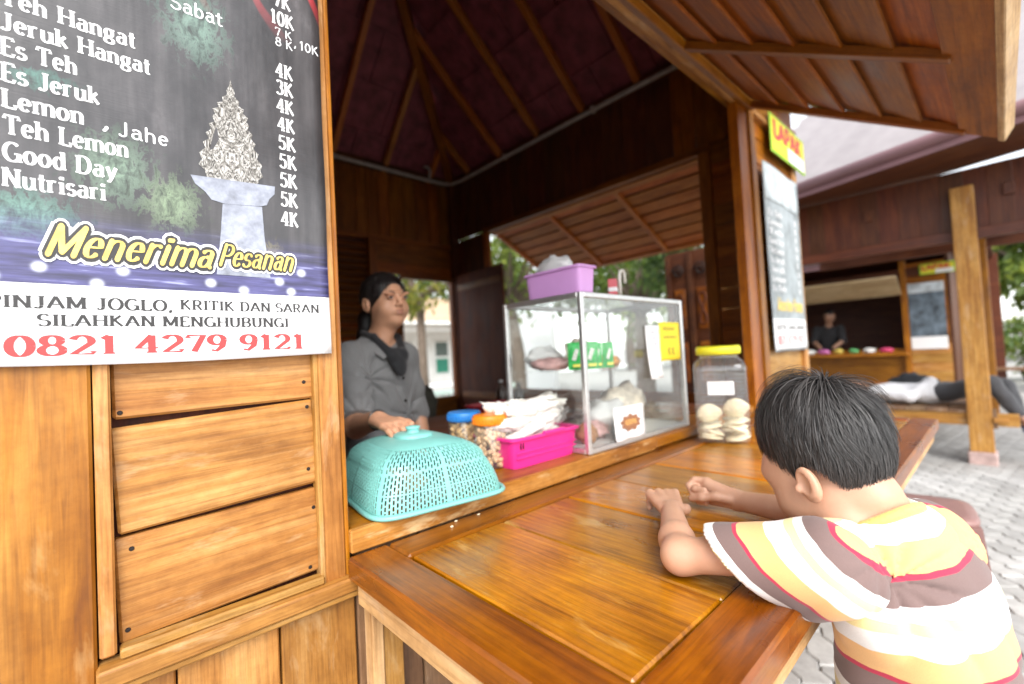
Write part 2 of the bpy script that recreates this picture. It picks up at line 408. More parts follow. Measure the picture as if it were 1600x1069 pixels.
# right wall: planks above the opening, boards with gaps towards the front, jambs
y = .95
while y < YB - .01:
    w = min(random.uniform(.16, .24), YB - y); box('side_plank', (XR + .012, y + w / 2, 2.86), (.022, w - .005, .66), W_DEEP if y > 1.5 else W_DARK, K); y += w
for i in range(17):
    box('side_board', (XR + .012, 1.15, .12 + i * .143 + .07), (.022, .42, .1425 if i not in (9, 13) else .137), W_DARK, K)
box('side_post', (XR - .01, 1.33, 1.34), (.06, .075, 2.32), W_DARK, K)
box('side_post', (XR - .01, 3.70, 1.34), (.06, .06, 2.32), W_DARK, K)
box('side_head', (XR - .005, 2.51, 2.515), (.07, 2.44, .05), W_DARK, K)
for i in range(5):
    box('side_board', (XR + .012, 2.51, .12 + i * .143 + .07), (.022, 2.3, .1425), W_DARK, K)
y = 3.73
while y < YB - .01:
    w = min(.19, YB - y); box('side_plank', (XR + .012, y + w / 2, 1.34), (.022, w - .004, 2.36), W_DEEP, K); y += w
for i in range(15): box('left_board', (-.73, 2.6, .2 + i * .205 + .1), (.022, 3.38, .2045), W_DARK, K)
for sx, sy in ((XR, YB), (-.74, YB), (-.74, .95)): box('corner_post', (sx - .03 if sx > 0 else sx + .03, sy - .03 if sy > 2 else sy + .02, 1.68), (.09, .09, 3.0), W_DEEP, K)
for a, b_ in (((-.75, YB, ZT), (XR + .05, YB, ZT)), ((XR, .95, ZT), (XR, YB - .05, ZT)), ((-.75, .93, ZT), (XR, .93, ZT)), ((-.73, 1, ZT), (-.73, YB, ZT))):
    board('wall_plate', a, b_, .09, .07, W_DEEP, K)
# --- hip roof: hip rafters, rafters, tiles
APX = Vector((1.20, 2.60, ZT + 1.72)); RISE = 1.72
cor = {'br': Vector((XR, YB, ZT)), 'bl': Vector((-.75, YB, ZT)), 'fr': Vector((XR, .90, ZT)), 'fl': Vector((-.75, .90, ZT))}
for c in cor.values():
    out = c + (c - APX) * .24
    board('hip_rafter', out, APX, .075, .10, W_DARK, K, up=(0, 0, 1))
def slope(c0, c1, rows, cols, nrm, rnum):
    a = c0 + (c0 - APX) * .26; b_ = c1 + (c1 - APX) * .26
    ex = (b_ - a).normalized(); mid = (a + b_) / 2; ey = (APX - mid); ey -= ex * ey.dot(ex); H = ey.length; ey.normalize()
    n = ex.cross(ey); n = n if n.z > 0 else -n
    Lw = (b_ - a).length; ax_ = (APX - a).dot(ex)
    for k in range(rnum):
        u = Lw * (k + .5) / rnum
        v1 = H * (u / ax_ if u < ax_ else (Lw - u) / (Lw - ax_))
        if v1 < .3: continue
        board('rafter', a + ex * u + n * .005, a + ex * u + ey * (v1 - .03) + n * .005, .05, .06, W_SLAT, K, up=n)
    un = n * .085; obj('roof_leak_block', mesh('roof_leak_block', [a + un, b_ + un, APX + un, a + un * 1.1, b_ + un * 1.1, APX + un * 1.1], [(0, 2, 1), (3, 4, 5), (0, 1, 4, 3), (1, 2, 5, 4), (2, 0, 3, 5)]), M_TILE, K)  # sheet added above the tiles to stop daylight leaking through the seams
    # tiles clipped to the triangle, each lapping over the one below
    tri = [(0, 0), (Lw, 0), (ax_, H)]
    tw, th = Lw / cols, H / rows
    for r in range(rows):
        for c in range(-1, cols + 1):
            x0 = c * tw + (tw / 2 if r % 2 else 0)
            P = [(x0 + .004, r * th), (x0 + tw - .004, r * th), (x0 + tw - .004, (r + 1) * th + .05), (x0 + .004, (r + 1) * th + .05)]
            for i in range(3):
                p, q = tri[i], tri[(i + 1) % 3]; o2 = []
                side = lambda s: (q[0] - p[0]) * (s[1] - p[1]) - (q[1] - p[1]) * (s[0] - p[0])
                for j in range(len(P)):
                    s, t = P[j - 1], P[j]; ds, dt = side(s), side(t)
                    if (ds >= 0) != (dt >= 0): f = ds / (ds - dt); o2.append((s[0] + (t[0] - s[0]) * f, s[1] + (t[1] - s[1]) * f))
                    if dt >= 0: o2.append(t)
                P = o2
                if len(P) < 3: break
            if len(P) < 3: continue
            lift = lambda v: .045 + .022 * (1 - (v - r * th) / th)
            V = [a + ex * u + ey * v + n * (lift(v) + .012 * math.sin(math.pi * max(0, min(1, (u - x0) / tw)))) for u, v in P]
            m = len(V); V2 = [p + n * .014 for p in V]
            ar = abs(sum(P[i][0] * P[(i + 1) % m][1] - P[(i + 1) % m][0] * P[i][1] for i in range(m))) / 2
            if ar < .002: continue
            F = [list(range(m))[::-1], [m + i for i in range(m)]] + [[i, (i + 1) % m, m + (i + 1) % m, m + i] for i in range(m)]
            obj('roof_tile', mesh('roof_tile', V + V2, F), M_TILE, K)
M_TILE = plain('maroon roof tiles', (.24, .052, .066), .7, nscale=9, namt=.45, bump=.4)
slope(cor['bl'], cor['br'], 7, 10, None, 9)
slope(cor['br'], cor['fr'], 7, 9, None, 8)
slope(cor['fr'], cor['fl'], 5, 8, None, 9)
slope(cor['fl'], cor['bl'], 5, 8, None, 8)
# --- white conduit pipes along the wall plates
M_PVC = plain('dusty white plastic pipe', (.48, .43, .38), .5, nscale=20, namt=.2)
tube('conduit_pipe', [(-.6, YB - .06, 3.185), (1.2, YB - .06, 3.165), (2.75, YB - .065, 3.155), (2.98, YB - .08, 3.15), (3.05, YB - .14, 3.15), (3.085, YB - .26, 3.155), (3.09, 2.6, 3.165), (3.09, .98, 3.16)], .019, M_PVC, K)
tube('conduit_pipe', [(1.02, YB - .07, 3.10), (1.02, YB - .12, 3.28), (1.04, 3.95, 3.46), (1.10, 2.9, 4.45)], .018, M_PVC, K)
tube('hook', [(2.78, YB - .1, 3.17), (2.80, YB - .1, 3.24), (2.77, YB - .1, 3.29), (2.72, YB - .1, 3.28)], .012, M_PVC, K)
for yy in (3.3, 2.2, 1.4): box('pipe_clip', (3.09, yy, 3.165), (.045, .03, .05), M_PVC, K)
# --- front shutter: top-hinged, propped out over the yard
HG = Vector((0, .885, 2.462)); OU = Vector((0, -.03, 1.93)); sd = (OU - HG).normalized(); SL = (OU - HG).length
sn = Vector((1, 0, 0)).cross(sd); sn = sn if sn.z > 0 else -sn
S = bpy.data.objects.new('shutter', None); link(S, K)
def sp(x, v, n=0): return Vector((x, 0, 0)) + HG + sd * v + sn * n
nb = 6; bw = (SL - .13) / nb
for i in range(nb):
    v = .02 + (i + .5) * bw
    uu = (sn + sd * .16).normalized()
    board('shutter_board', sp(.40, v, .028), sp(2.655, v + jit(.004), .028 + jit(.002)), bw + .034, .014, W_OAK, S, up=uu)
for xx in (.62, 1.24, 1.885, 2.62): board('batten', sp(xx, .01, .004), sp(xx, SL - .10, .004), .042, .032, W_DARK, S, up=sn)
board('outer_board', sp(.38, SL - .06, .010), sp(2.66, SL - .06, .010), .13, .022, W_OAK, S, up=sn)
board('edge_strip', sp(.38, SL + .012, .022), sp(2.67, SL + .012, .022), .022, .06, W_PALE, S, up=sn)
board('hinge_rail', sp(.38, .012, .0), sp(2.66, .012, .0), .075, .03, W_POST, S, up=sn)
# --- side shutter, slatted, hinged over the right-hand opening
S2 = bpy.data.objects.new('side_shutter', None); link(S2, K)
h2 = Vector((3.19, 0, 2.49)); o2 = Vector((4.02, 0, 2.085)); d2 = (o2 - h2).normalized(); L2 = (o2 - h2).length
n2 = d2.cross(Vector((0, 1, 0))); n2 = n2 if n2.z > 0 else -n2
def sq(y, v, n=0): return Vector((0, y, 0)) + h2 + d2 * v + n2 * n
for i in range(7):
    v = (i + .5) * L2 / 7
    board('slat', sq(1.36, v, .02), sq(3.66, v, .02), L2 / 7 - .028, .016, W_SLAT, S2, up=(n2 + d2 * .10).normalized())
board('gap_shade', sq(1.36, L2 / 2, .055), sq(3.66, L2 / 2, .055), L2, .01, W_DEEP, S2, up=n2)  # shade of the slat gaps put in as a dark sheet
for yy in (1.39, 2.12, 2.87, 3.63): board('batten', sq(yy, 0, -.002), sq(yy, L2, -.002), .045, .026, W_SLAT, S2, up=n2)
board('outer_board', sq(1.35, L2, .004), sq(3.67, L2, .004), .05, .03, W_SLAT, S2, up=n2)
board('hinge_rail', sq(1.35, .01, -.004), sq(3.67, .01, -.004), .05, .03, W_SLAT, S2, up=n2)

# ================================================================ the serving table in front of the opening
T = thing('serving_table', 'long varnished teak serving table fixed below the kiosk opening', 'table', (.352, .21, 0))
TB = Matrix.Translation((-.352, -.21, 0))
def tbox(name, c, s, mat, **k):
    o = box(name, c, s, mat, T, **k); o.matrix_basis = TB @ o.matrix_basis; return o
tbox('frame_board', (.3945, .5435, .778), (.083, .667, .044), W_RED, b=.005)
tbox('frame_board', (1.554, .2555, .778), (2.232, .089, .044), W_RED, b=.005)
tbox('frame_board', (1.554, .834, .778), (2.232, .084, .044), W_RED, b=.005)
tbox('frame_board', (2.63, .545, .7775), (.075, .484, .043), W_RED, b=.005)
xs = [.440, .672, .897, 1.10, 1.33, 1.56, 1.80, 2.03, 2.27, 2.588]
for i in range(len(xs) - 1):
    w = xs[i + 1] - xs[i]
    tbox('table_plank', ((xs[i] + xs[i + 1]) / 2, .546, .7795 - (.0015 if i % 2 else 0)), (w - .0045, .485, .036), W_GOLD, rot=(jit(.002), jit(.002), [-.035, .0, .02, -.02, .01][i % 5] * .25), b=.003)
tbox('under_board', (1.5, .545, .752), (2.2, .6, .008), W_DARK)
tbox('apron', (.3725, .545, .735), (.022, .62, .04), W_PALE)
tbox('apron', (1.5, .235, .735), (2.2, .022, .04), W_PALE)
tbox('apron', (1.5, .862, .735), (2.2, .022, .04), W_PALE)
for xx in (.385, 1.5, 2.6):
    tbox('leg', (xx + .012, .868, .37), (.024, .036, .69), W_PALE); tbox('leg_board', (xx + .047, .873, .37), (.045, .028, .69), W_TAN)
    o = board('brace', (xx + .03, .85, .30), (xx + .03, .42, .71), .045, .03, W_PALE, T, up=(0, -1, -1)); o.matrix_basis = TB @ o.matrix_basis
# ================================================================ lettering: a stroke font with thick stems and slab serifs
def arc(cx, cy, rx, ry, a0, a1, n=12):
    return [(cx + rx * math.cos(rad(a0 + (a1 - a0) * i / n)), cy + ry * math.sin(rad(a0 + (a1 - a0) * i / n))) for i in range(n + 1)]
xh = .66
G = {
 'A': (.84, [[(.06, 0), (.42, 1)], [(.42, 1), (.78, 0)], [(.2, .34), (.64, .34)]]),
 'B': (.74, [[(.14, 0), (.14, 1)], [(.14, 1), (.36, 1)] + arc(.36, .75, .26, .25, 90, -90) + [(.14, .5)], [(.36, .5)] + arc(.38, .25, .28, .25, 90, -90) + [(.14, 0)]]),
 'C': (.74, [arc(.42, .5, .34, .5, 48, 312, 18)]),
 'D': (.8, [[(.14, 0), (.14, 1)], [(.14, 1), (.34, 1)] + arc(.36, .5, .34, .5, 90, -90, 14) + [(.14, 0)]]),
 'E': (.66, [[(.14, 0), (.14, 1)], [(.14, 1), (.58, 1), (.58, .86)], [(.14, .52), (.46, .52)], [(.14, 0), (.6, 0), (.6, .16)]]),
 'G': (.82, [arc(.42, .5, .34, .5, 48, 320, 18), [(.7, .0), (.7, .42)], [(.5, .42), (.78, .42)]]),
 'H': (.84, [[(.14, 0), (.14, 1)], [(.7, 0), (.7, 1)], [(.14, .5), (.7, .5)]]),
 'I': (.34, [[(.17, 0), (.17, 1)]]),
 'J': (.56, [[(.38, 1), (.38, .22)], arc(.22, .2, .16, .2, 0, -150, 8)]),
 'K': (.8, [[(.14, 0), (.14, 1)], [(.14, .42), (.62, 1)], [(.28, .58), (.7, 0)]]),
 'L': (.64, [[(.14, 0), (.14, 1)], [(.14, 0), (.58, 0), (.58, .2)]]),
 'M': (1.0, [[(.14, 0), (.14, 1)], [(.14, 1), (.5, .1)], [(.5, .1), (.86, 1)], [(.86, 0), (.86, 1)]]),
 'N': (.84, [[(.14, 0), (.14, 1)], [(.14, 1), (.7, 0)], [(.7, 0), (.7, 1)]]),
 'O': (.84, [arc(.42, .5, .34, .5, 0, 360, 24)]),
 'P': (.7, [[(.14, 0), (.14, 1)], [(.14, 1), (.36, 1)] + arc(.36, .73, .26, .27, 90, -90) + [(.14, .46)]]),
 'R': (.78, [[(.14, 0), (.14, 1)], [(.14, 1), (.36, 1)] + arc(.36, .74, .25, .26, 90, -90) + [(.14, .48)], [(.38, .48), (.68, 0)]]),
 'S': (.66, [arc(.33, .745, .24, .255, 30, 250, 12) + arc(.33, .255, .26, .255, 80, -155, 12)]),
 'T': (.76, [[(.38, 0), (.38, 1)], [(.06, .82), (.06, 1), (.7, 1), (.7, .82)]]),
 'U': (.8, [[(.14, 1), (.14, .3)], arc(.4, .3, .26, .3, 180, 360, 12), [(.66, .3), (.66, 1)]]),
 'Q': (.84, [arc(.42, .5, .34, .5, 0, 360, 24), [(.5, .2), (.8, -.1)]]),
 'a': (.6, [arc(.28, .5, .18, .16, 150, 0, 8) + [(.46, .1), (.54, 0)], arc(.27, .2, .18, .2, 70, 330, 14)]),
 'b': (.62, [[(.12, 0), (.12, 1)], arc(.32, .33, .2, .33, 140, -140, 14)]),
 'd': (.64, [[(.5, 0), (.5, 1)], arc(.3, .33, .2, .33, 40, 320, 14)]),
 'e': (.56, [[(.1, .36), (.47, .36)] + arc(.28, .34, .2, .33, 8, 315, 16)]),
 'g': (.6, [arc(.27, .42, .18, .24, 0, 360, 18), arc(.28, -.06, .22, .17, 0, 360, 18), [(.16, .22), (.14, .1)], [(.4, .6), (.56, .66)]]),
 'h': (.66, [[(.12, 0), (.12, 1)], arc(.32, .42, .2, .24, 160, 0, 8) + [(.52, 0)]]),
 'i': (.3, [[(.15, 0), (.15, xh)], arc(.15, .9, .05, .05, 0, 360, 8)]),
 'k': (.64, [[(.12, 0), (.12, 1)], [(.12, .26), (.48, xh)], [(.26, .38), (.56, 0)]]),
 'm': (.98, [[(.12, 0), (.12, xh)], arc(.31, .44, .19, .22, 160, 0, 8) + [(.5, 0)], arc(.69, .44, .19, .22, 160, 0, 8) + [(.88, 0)]]),
 'n': (.66, [[(.12, 0), (.12, xh)], arc(.32, .44, .2, .22, 160, 0, 8) + [(.52, 0)]]),
 'o': (.6, [arc(.3, .33, .22, .33, 0, 360, 20)]),
 'r': (.5, [[(.12, 0), (.12, xh)], arc(.32, .42, .2, .24, 170, 60, 6)]),
 's': (.5, [arc(.25, .49, .17, .17, 30, 250, 8) + arc(.25, .17, .19, .17, 80, -155, 8)]),
 't': (.4, [[(.18, .9), (.18, .12)] + arc(.3, .14, .12, .14, 180, 300, 5), [(.02, xh), (.36, xh)]]),
 'u': (.66, [[(.12, xh), (.12, .22)] + arc(.3, .22, .18, .22, 180, 340, 8), [(.52, xh), (.52, 0)]]),
 'y': (.6, [[(.08, xh), (.3, .02)], [(.54, xh), (.3, .02), (.2, -.2), (.06, -.22)]]),
 '0': (.66, [arc(.33, .5, .24, .5, 0, 360, 24)]),
 '1': (.5, [[(.27, 0), (.27, 1)], [(.27, 1), (.1, .82)]]),
 '2': (.66, [arc(.32, .72, .23, .28, 165, -30, 12) + [(.1, .04), (.58, .04), (.58, .18)]]),
 '3': (.64, [arc(.3, .76, .22, .24, 150, -80, 12), arc(.3, .27, .25, .27, 85, -150, 12)]),
 '4': (.68, [[(.46, 0), (.46, 1)], [(.46, 1), (.06, .28), (.64, .28)]]),
 '5': (.64, [[(.56, .98), (.16, .98), (.14, .56)] + arc(.3, .32, .26, .31, 120, -150, 14)]),
 '7': (.62, [[(.08, .82), (.08, .98), (.56, .98), (.26, 0)]]),
 '8': (.64, [arc(.32, .76, .2, .24, 0, 360, 18), arc(.32, .26, .25, .26, 0, 360, 18)]),
 '9': (.64, [arc(.32, .7, .23, .3, 0, 360, 18), [(.55, .7), (.5, .3), (.3, .02), (.14, .08)]]),
 ',': (.3, [[(.16, .1), (.16, .02), (.08, -.16)]]), '.': (.3, [[(.15, .0), (.15, .1)]]), ' ': (.34, []), '-': (.5, [[(.1, .4), (.4, .4)]])}
def text_geo(txt, cap, thick=.19, thin=.07, serif=True, slant=0., width=None, small=None, roundend=False, joined=False):
    """flat strokes in (u,v); every stroke sits a hair above the one before; returns V(u,v,layer), F, advance"""
    V, F = [], []; x = 0.; lay = 0
    def quad_strip(P, hw):
        nonlocal lay
        n = len(P); base = len(V); Lp, Rp = [], []
        for i in range(n):
            a = P[max(i - 1, 0)]; b = P[min(i + 1, n - 1)]; dx, dy = b[0] - a[0], b[1] - a[1]; l = math.hypot(dx, dy) or 1e-6
            w = hw(dx / l, dy / l); nx, ny = -dy / l * w, dx / l * w
            Lp.append((P[i][0] + nx, P[i][1] + ny)); Rp.append((P[i][0] - nx, P[i][1] - ny))
        for q in Lp + Rp: V.append((q[0], q[1], lay))
        for i in range(n - 1): F.append([base + i, base + n + i, base + n + i + 1, base + i + 1])
        lay += 1
    def disc(c, r):
        nonlocal lay
        b = len(V)
        for k in range(10): V.append((c[0] + r * math.cos(k * .6283), c[1] + r * math.sin(k * .6283), lay))
        F.append(list(range(b, b + 10))); lay += 1
    def pen(dx, dy): return (thin + (thick - thin) * abs(dy) ** 1.3) / 2
    for i, ch in enumerate(txt):
        s = 1.0
        if small and ch.islower(): ch = ch.upper(); s = small
        w, st = G[ch]
        for P in st:
            Q = [(x + (px + slant * py) * s, py * s) for px, py in P]
            quad_strip(Q, pen)
            if roundend:
                for e in (Q[0], Q[-1]): disc(e, thick * .42)
            if serif and len(P) == 2 and abs(P[0][0] - P[1][0]) < .02 and ch not in '14' or (serif and ch in '14' and len(P) == 2 and abs(P[0][0] - P[1][0]) < .02):
                for (px, py) in P:
                    if py < .01 or py > .99 or abs(py - xh) < .01:
                        if ch in '14T' and py > .5: continue
                        l_, r_ = (.155, .155) if (py < .01 or py > .99 and ch.isupper()) else (.16, .02)
                        yy = py * s + (thin / 2 if py < .01 else -thin / 2)
                        quad_strip([(x + (px + slant * py - l_) * s, yy), (x + (px + slant * py + r_) * s, yy)], lambda a, b: thin / 2)
        if joined and ch != ' ' and i + 1 < len(txt) and txt[i + 1].islower():
            quad_strip([(x + (w - .16) * s, .03), (x + (w - .02) * s, .02), (x + (w + .10) * s, .14), (x + (w + .20) * s, .30)], pen)
        x += (w + (.0 if joined else .06)) * s
    sx = (width / x) if width else cap
    V = [(u * sx, v * cap, l) for u, v, l in V]
    return V, F, x * sx
def put_text(name, txt, parent, mat, origin, cap, width=None, warp=None, depth=0.0, **k):
    """text on a wall facing -Y; warp(x,z) gives the y of the surface"""
    V, F, adv = text_geo(txt, cap, width=width, **k)
    W_ = []
    for u, v, l in V:
        X, Z = origin[0] + u, origin[1] + v + u * k.get('_', 0)
        W_.append((X, warp(X, Z) - .0006 - depth - l * .000004, Z))
    m = mesh(name, W_, F)
    return obj(name, m, mat, parent)

# ================================================================ the big menu banner on the left
M_WHITEPRINT = plain('white print', (.86, .86, .86), .4)
M_GOLD = plain('gold print', (.80, .56, .14), .4, nscale=60, namt=.35)
M_BLACKPRINT = plain('black print', (.03, .028, .028), .4)
M_REDPRINT = plain('red print', (.62, .05, .05), .4)
M_PEN = plain('white marker pen', (.82, .83, .84), .45)
def banner_mat(name, x0, x1, zw, z1):
    """dark night photograph printed on vinyl: trees, paving with lamps, white address panel below zw"""
    m, N, L, B = new_mat(name)
    tc = N.new('ShaderNodeTexCoord'); sx = N.new('ShaderNodeSeparateXYZ'); L.new(tc.outputs['Object'], sx.inputs[0])
    X = math_n(N, L, 'DIVIDE', math_n(N, L, 'SUBTRACT', sx.outputs[0], x0), x1 - x0); Z = math_n(N, L, 'DIVIDE', math_n(N, L, 'SUBTRACT', sx.outputs[2], zw), z1 - zw)
    cb = N.new('ShaderNodeCombineXYZ'); L.new(X, cb.inputs[0]); L.new(Z, cb.inputs[1])
    P = cb.outputs[0]
    n1 = noise_n(N, L, P, 5, 7, .65, .3); base = ramp(N, [(.3, (.030, .029, .031)), (.6, (.070, .066, .070)), (.8, (.15, .14, .15))]); L.new(n1.outputs[0], base.inputs[0])
    c = base.outputs[0]
    mpv = N.new('ShaderNodeMapping'); mpv.inputs['Scale'].default_value = (26, 3, 1); L.new(P, mpv.inputs[0])
    nv = noise_n(N, L, mpv.outputs[0], 1, 3); rv = ramp(N, [(.4, (.7, .7, .7)), (.7, (1.35, 1.33, 1.3))]); L.new(nv.outputs[0], rv.inputs[0])
    c = mixc(N, L, c, rv.outputs[0], .8, 'MULTIPLY')
    nn = noise_n(N, L, P, 40, 8, .72, .4)
    def blob(cx_, cz_, rx, rz, edge):
        dx = math_n(N, L, 'DIVIDE', math_n(N, L, 'SUBTRACT', X, cx_), rx); dz = math_n(N, L, 'DIVIDE', math_n(N, L, 'SUBTRACT', Z, cz_), rz)
        d = math_n(N, L, 'SQRT', math_n(N, L, 'ADD', math_n(N, L, 'MULTIPLY', dx, dx), math_n(N, L, 'MULTIPLY', dz, dz)))
        d = math_n(N, L, 'ADD', d, math_n(N, L, 'MULTIPLY', math_n(N, L, 'SUBTRACT', nn.outputs[0], .5), 2.4))
        r = ramp(N, [(.40, (.62, .62, .62)), (.40 + edge, (0, 0, 0))]); L.new(d, r.inputs[0]); return r.outputs[0], nn
    for cx_, cz_, rx, rz, col in ((.58, .47, .17, .12, (.13, .21, .17)), (.45, .52, .10, .06, (.10, .16, .14)), (.36, .19, .17, .10, (.14, .21, .15)), (.50, .15, .14, .08, (.18, .25, .15)), (.16, .10, .20, .07, (.10, .22, .18)), (.70, .62, .1, .1, (.10, .19, .14)), (.2, .3, .12, .03, (.06, .16, .13)), (.78, .08, .1, .05, (.22, .2, .08))):
        b_, nn = blob(cx_, cz_, rx, rz, .22)
        shade = ramp(N, [(.36, tuple(v * .22 for v in col)), (.5, col), (.62, tuple(min(1, v * 1.9) for v in col))]); L.new(nn.outputs[0], shade.inputs[0])
        c = mixc(N, L, c, shade.outputs[0], b_)
    # blue lit paving at the foot of the picture with rows of printed lamps
    gz = ramp(N, [(.0, (1, 1, 1)), (.055, (1, 1, 1)), (.115, (0, 0, 0))]); L.new(Z, gz.inputs[0])
    mpp = N.new('ShaderNodeMapping'); mpp.inputs['Scale'].default_value = (3, 60, 1); L.new(P, mpp.inputs[0])
    npv = noise_n(N, L, mpp.outputs[0], 1.5, 4); pv = ramp(N, [(.35, (.025, .022, .07)), (.58, (.085, .08, .24)), (.72, (.42, .44, .70))]); L.new(npv.outputs[0], pv.inputs[0])
    c = mixc(N, L, c, pv.outputs[0], math_n(N, L, 'MULTIPLY', gz.outputs[0], .9))
    for lx, lz in ((.10, .012), (.19, .028), (.27, .05), (.37, .03), (.42, .055), (.60, .02), (.64, .045), (.82, .03), (.86, .012), (.9, .05), (.31, .008), (.7, .01)):
        dx = math_n(N, L, 'MULTIPLY', math_n(N, L, 'SUBTRACT', X, lx), 1.0); dz = math_n(N, L, 'MULTIPLY', math_n(N, L, 'SUBTRACT', Z, lz), 2.1)
        d = math_n(N, L, 'SQRT', math_n(N, L, 'ADD', math_n(N, L, 'MULTIPLY', dx, dx), math_n(N, L, 'MULTIPLY', dz, dz)))
        r = ramp(N, [(.002, (1, 1, 1)), (.022, (0, 0, 0))]); r.color_ramp.interpolation = 'EASE'; L.new(d, r.inputs[0]); c = mixc(N, L, c, (.80, .84, .95), r.outputs[0])
    # red streaks of passing lights at the top
    wv = N.new('ShaderNodeTexWave'); wv.bands_direction = 'DIAGONAL'; wv.inputs['Scale'].default_value = 3; wv.inputs['Distortion'].default_value = 3; L.new(P, wv.inputs[0])
    rr = ramp(N, [(.93, (0, 0, 0)), (.98, (1, 1, 1))]); L.new(wv.outputs[1], rr.inputs[0]); top = ramp(N, [(.5, (0, 0, 0)), (.62, (1, 1, 1))]); L.new(Z, top.inputs[0])
    c = mixc(N, L, c, (.45, .05, .06), math_n(N, L, 'MULTIPLY', math_n(N, L, 'MULTIPLY', rr.outputs[0], top.outputs[0]), .8))
    wt = ramp(N, [(.0, (1, 1, 1)), (.001, (0, 0, 0))], 'CONSTANT'); L.new(Z, wt.inputs[0])
    c = mixc(N, L, c, (.85, .85, .86), wt.outputs[0])
    L.new(c, B.inputs['Base Color']); B.inputs['Roughness'].default_value = .32; B.inputs['Specular IOR Level'].default_value = .6
    # weave of the vinyl and the plank ridges pressing through
    mw = N.new('ShaderNodeMapping'); mw.inputs['Scale'].default_value = (3, 1, 330); L.new(tc.outputs['Object'], mw.inputs[0])
    nw = noise_n(N, L, mw.outputs[0], 1, 2); nb_ = noise_n(N, L, tc.outputs['Object'], 14, 3)
    bp = N.new('ShaderNodeBump'); bp.inputs['Strength'].default_value = .35; bp.inputs['Distance'].default_value = .004
    L.new(math_n(N, L, 'ADD', math_n(N, L, 'MULTIPLY', nw.outputs[0], .25), nb_.outputs[0]), bp.inputs['Height']); L.new(bp.outputs[0], B.inputs['Normal'])
    return m
def warpL(x, z):
    return .8785 - .0025 * math.sin(9 * x + 2.0 * z) - .0018 * math.sin(21 * z + 4 * x) - max(0, x - .30) * .02
def sheet(name, mat, parent, x0, x1, z0f, z1, warp, nx=30, nz=60, back=.0012):
    V, F = [], []
    for k in range(2):
        for j in range(nz + 1):
            for i in range(nx + 1):
                x = x0 + (x1 - x0) * i / nx; zz = z0f(x) + (z1 - z0f(x)) * j / nz; V.append((x, warp(x, zz) + k * back, zz))
    n = (nx + 1) * (nz + 1)
    for j in range(nz):
        for i in range(nx):
            a = j * (nx + 1) + i; q = [a, a + 1, a + nx + 2, a + nx + 1]; F.append(q); F.append([v + n for v in q[::-1]])
    ring = [i for i in range(nx + 1)] + [j * (nx + 1) + nx for j in range(1, nz + 1)] + [nz * (nx + 1) + i for i in range(nx - 1, -1, -1)] + [j * (nx + 1) for j in range(nz - 1, 0, -1)]
    for i in range(len(ring)): a, b = ring[i], ring[(i + 1) % len(ring)]; F.append([b, a, a + n, b + n])
    return obj(name, mesh(name, V, F, True), mat, parent)
BN = thing('menu_banner', 'large dark vinyl menu banner with white prices nailed left of the opening', 'banner')
ZW = 1.296
sheet('banner_sheet', banner_mat('night photo vinyl', -.14, .339, ZW, 2.25), BN, -.14, .340, lambda x: 1.190 - .003 * math.sin((x + .1) * 9), 2.25, warpL)
menu = [('Nutrisari', -.081, 1.427, .099), ('Good Day', -.080, 1.4615, .111), ('Teh Lemon', -.079, 1.497, .124), ('Lemon', -.080, 1.532, .077), ('Es Jeruk', -.080, 1.567, .094), ('Es Teh', -.080, 1.602, .071), ('Jeruk Hangat', -.080, 1.637, .154), ('Teh Hangat', -.080, 1.672, .137)]
tk = dict(thick=.21, thin=.075)
for t, x, z, w in menu: put_text('menu_line', t, BN, M_WHITEPRINT, (x, z), .0245, w + .004, warpL, **tk)
for t, z in (('4K', 1.429), ('5K', 1.4645), ('5K', 1.500), ('5K', 1.535), ('5K', 1.570), ('4K', 1.605), ('4K', 1.640), ('3K', 1.674), ('4K', 1.706), ('10K', 1.803), ('7K', 1.838)):
    put_text('price', t, BN, M_WHITEPRINT, (.259 if t != '10K' else .253, z), .0255, .0315 if t != '10K' else .042, warpL, **tk)
hw = dict(thick=.13, thin=.11, serif=False, roundend=True)
for t, x, z, c, w in (('Jahe', .036, 1.528, .021, .062), (',', .018, 1.534, .024, .012), ('Sabat', .104, 1.760, .022, .074), ('7 K', .260, 1.783, .014, .030), ('8 K', .260, 1.764, .015, .031), (',', .292, 1.773, .016, .006), ('10K', .302, 1.772, .016, .036)):
    put_text('handwriting', t, BN, M_PEN, (x, z), c, w, warpL, **hw)
sc = dict(serif=False, slant=.40, roundend=True)
def script(txt, x, z, cap, w):
    for nm, mt, th, tn, d in (('script_outline', M_WHITEPRINT, .60, .54, .0012), ('script_shadow', M_BLACKPRINT, .40, .32, .0022), ('script_line', M_GOLD, .19, .06, .0032)):
        put_text(nm, txt, BN, mt, (x, z), cap, w, warpL, depth=d, thick=th, thin=tn, **sc)
script('Menerima', -.045, 1.340, .042, .195); script('Pesanan', .158, 1.346, .035, .118)
bt = dict(thick=.20, thin=.085)
put_text('address_line', 'PINJAM JOGLO,', BN, M_BLACKPRINT, (-.098, 1.2665), .0165, .195, warpL, **bt)
put_text('address_line', 'KRITIK DAN SARAN', BN, M_BLACKPRINT, (.105, 1.2695), .0155, .216, warpL, **bt)
put_text('address_line', 'SILAHKAN MENGHUBUNGI', BN, M_BLACKPRINT, (-.052, 1.2425), .0158, .318, warpL, **bt)
put_text('phone_number', '0821 4279 9121', BN, M_REDPRINT, (-.082, 1.2025), .0265, .375, warpL, thick=.22, thin=.08)
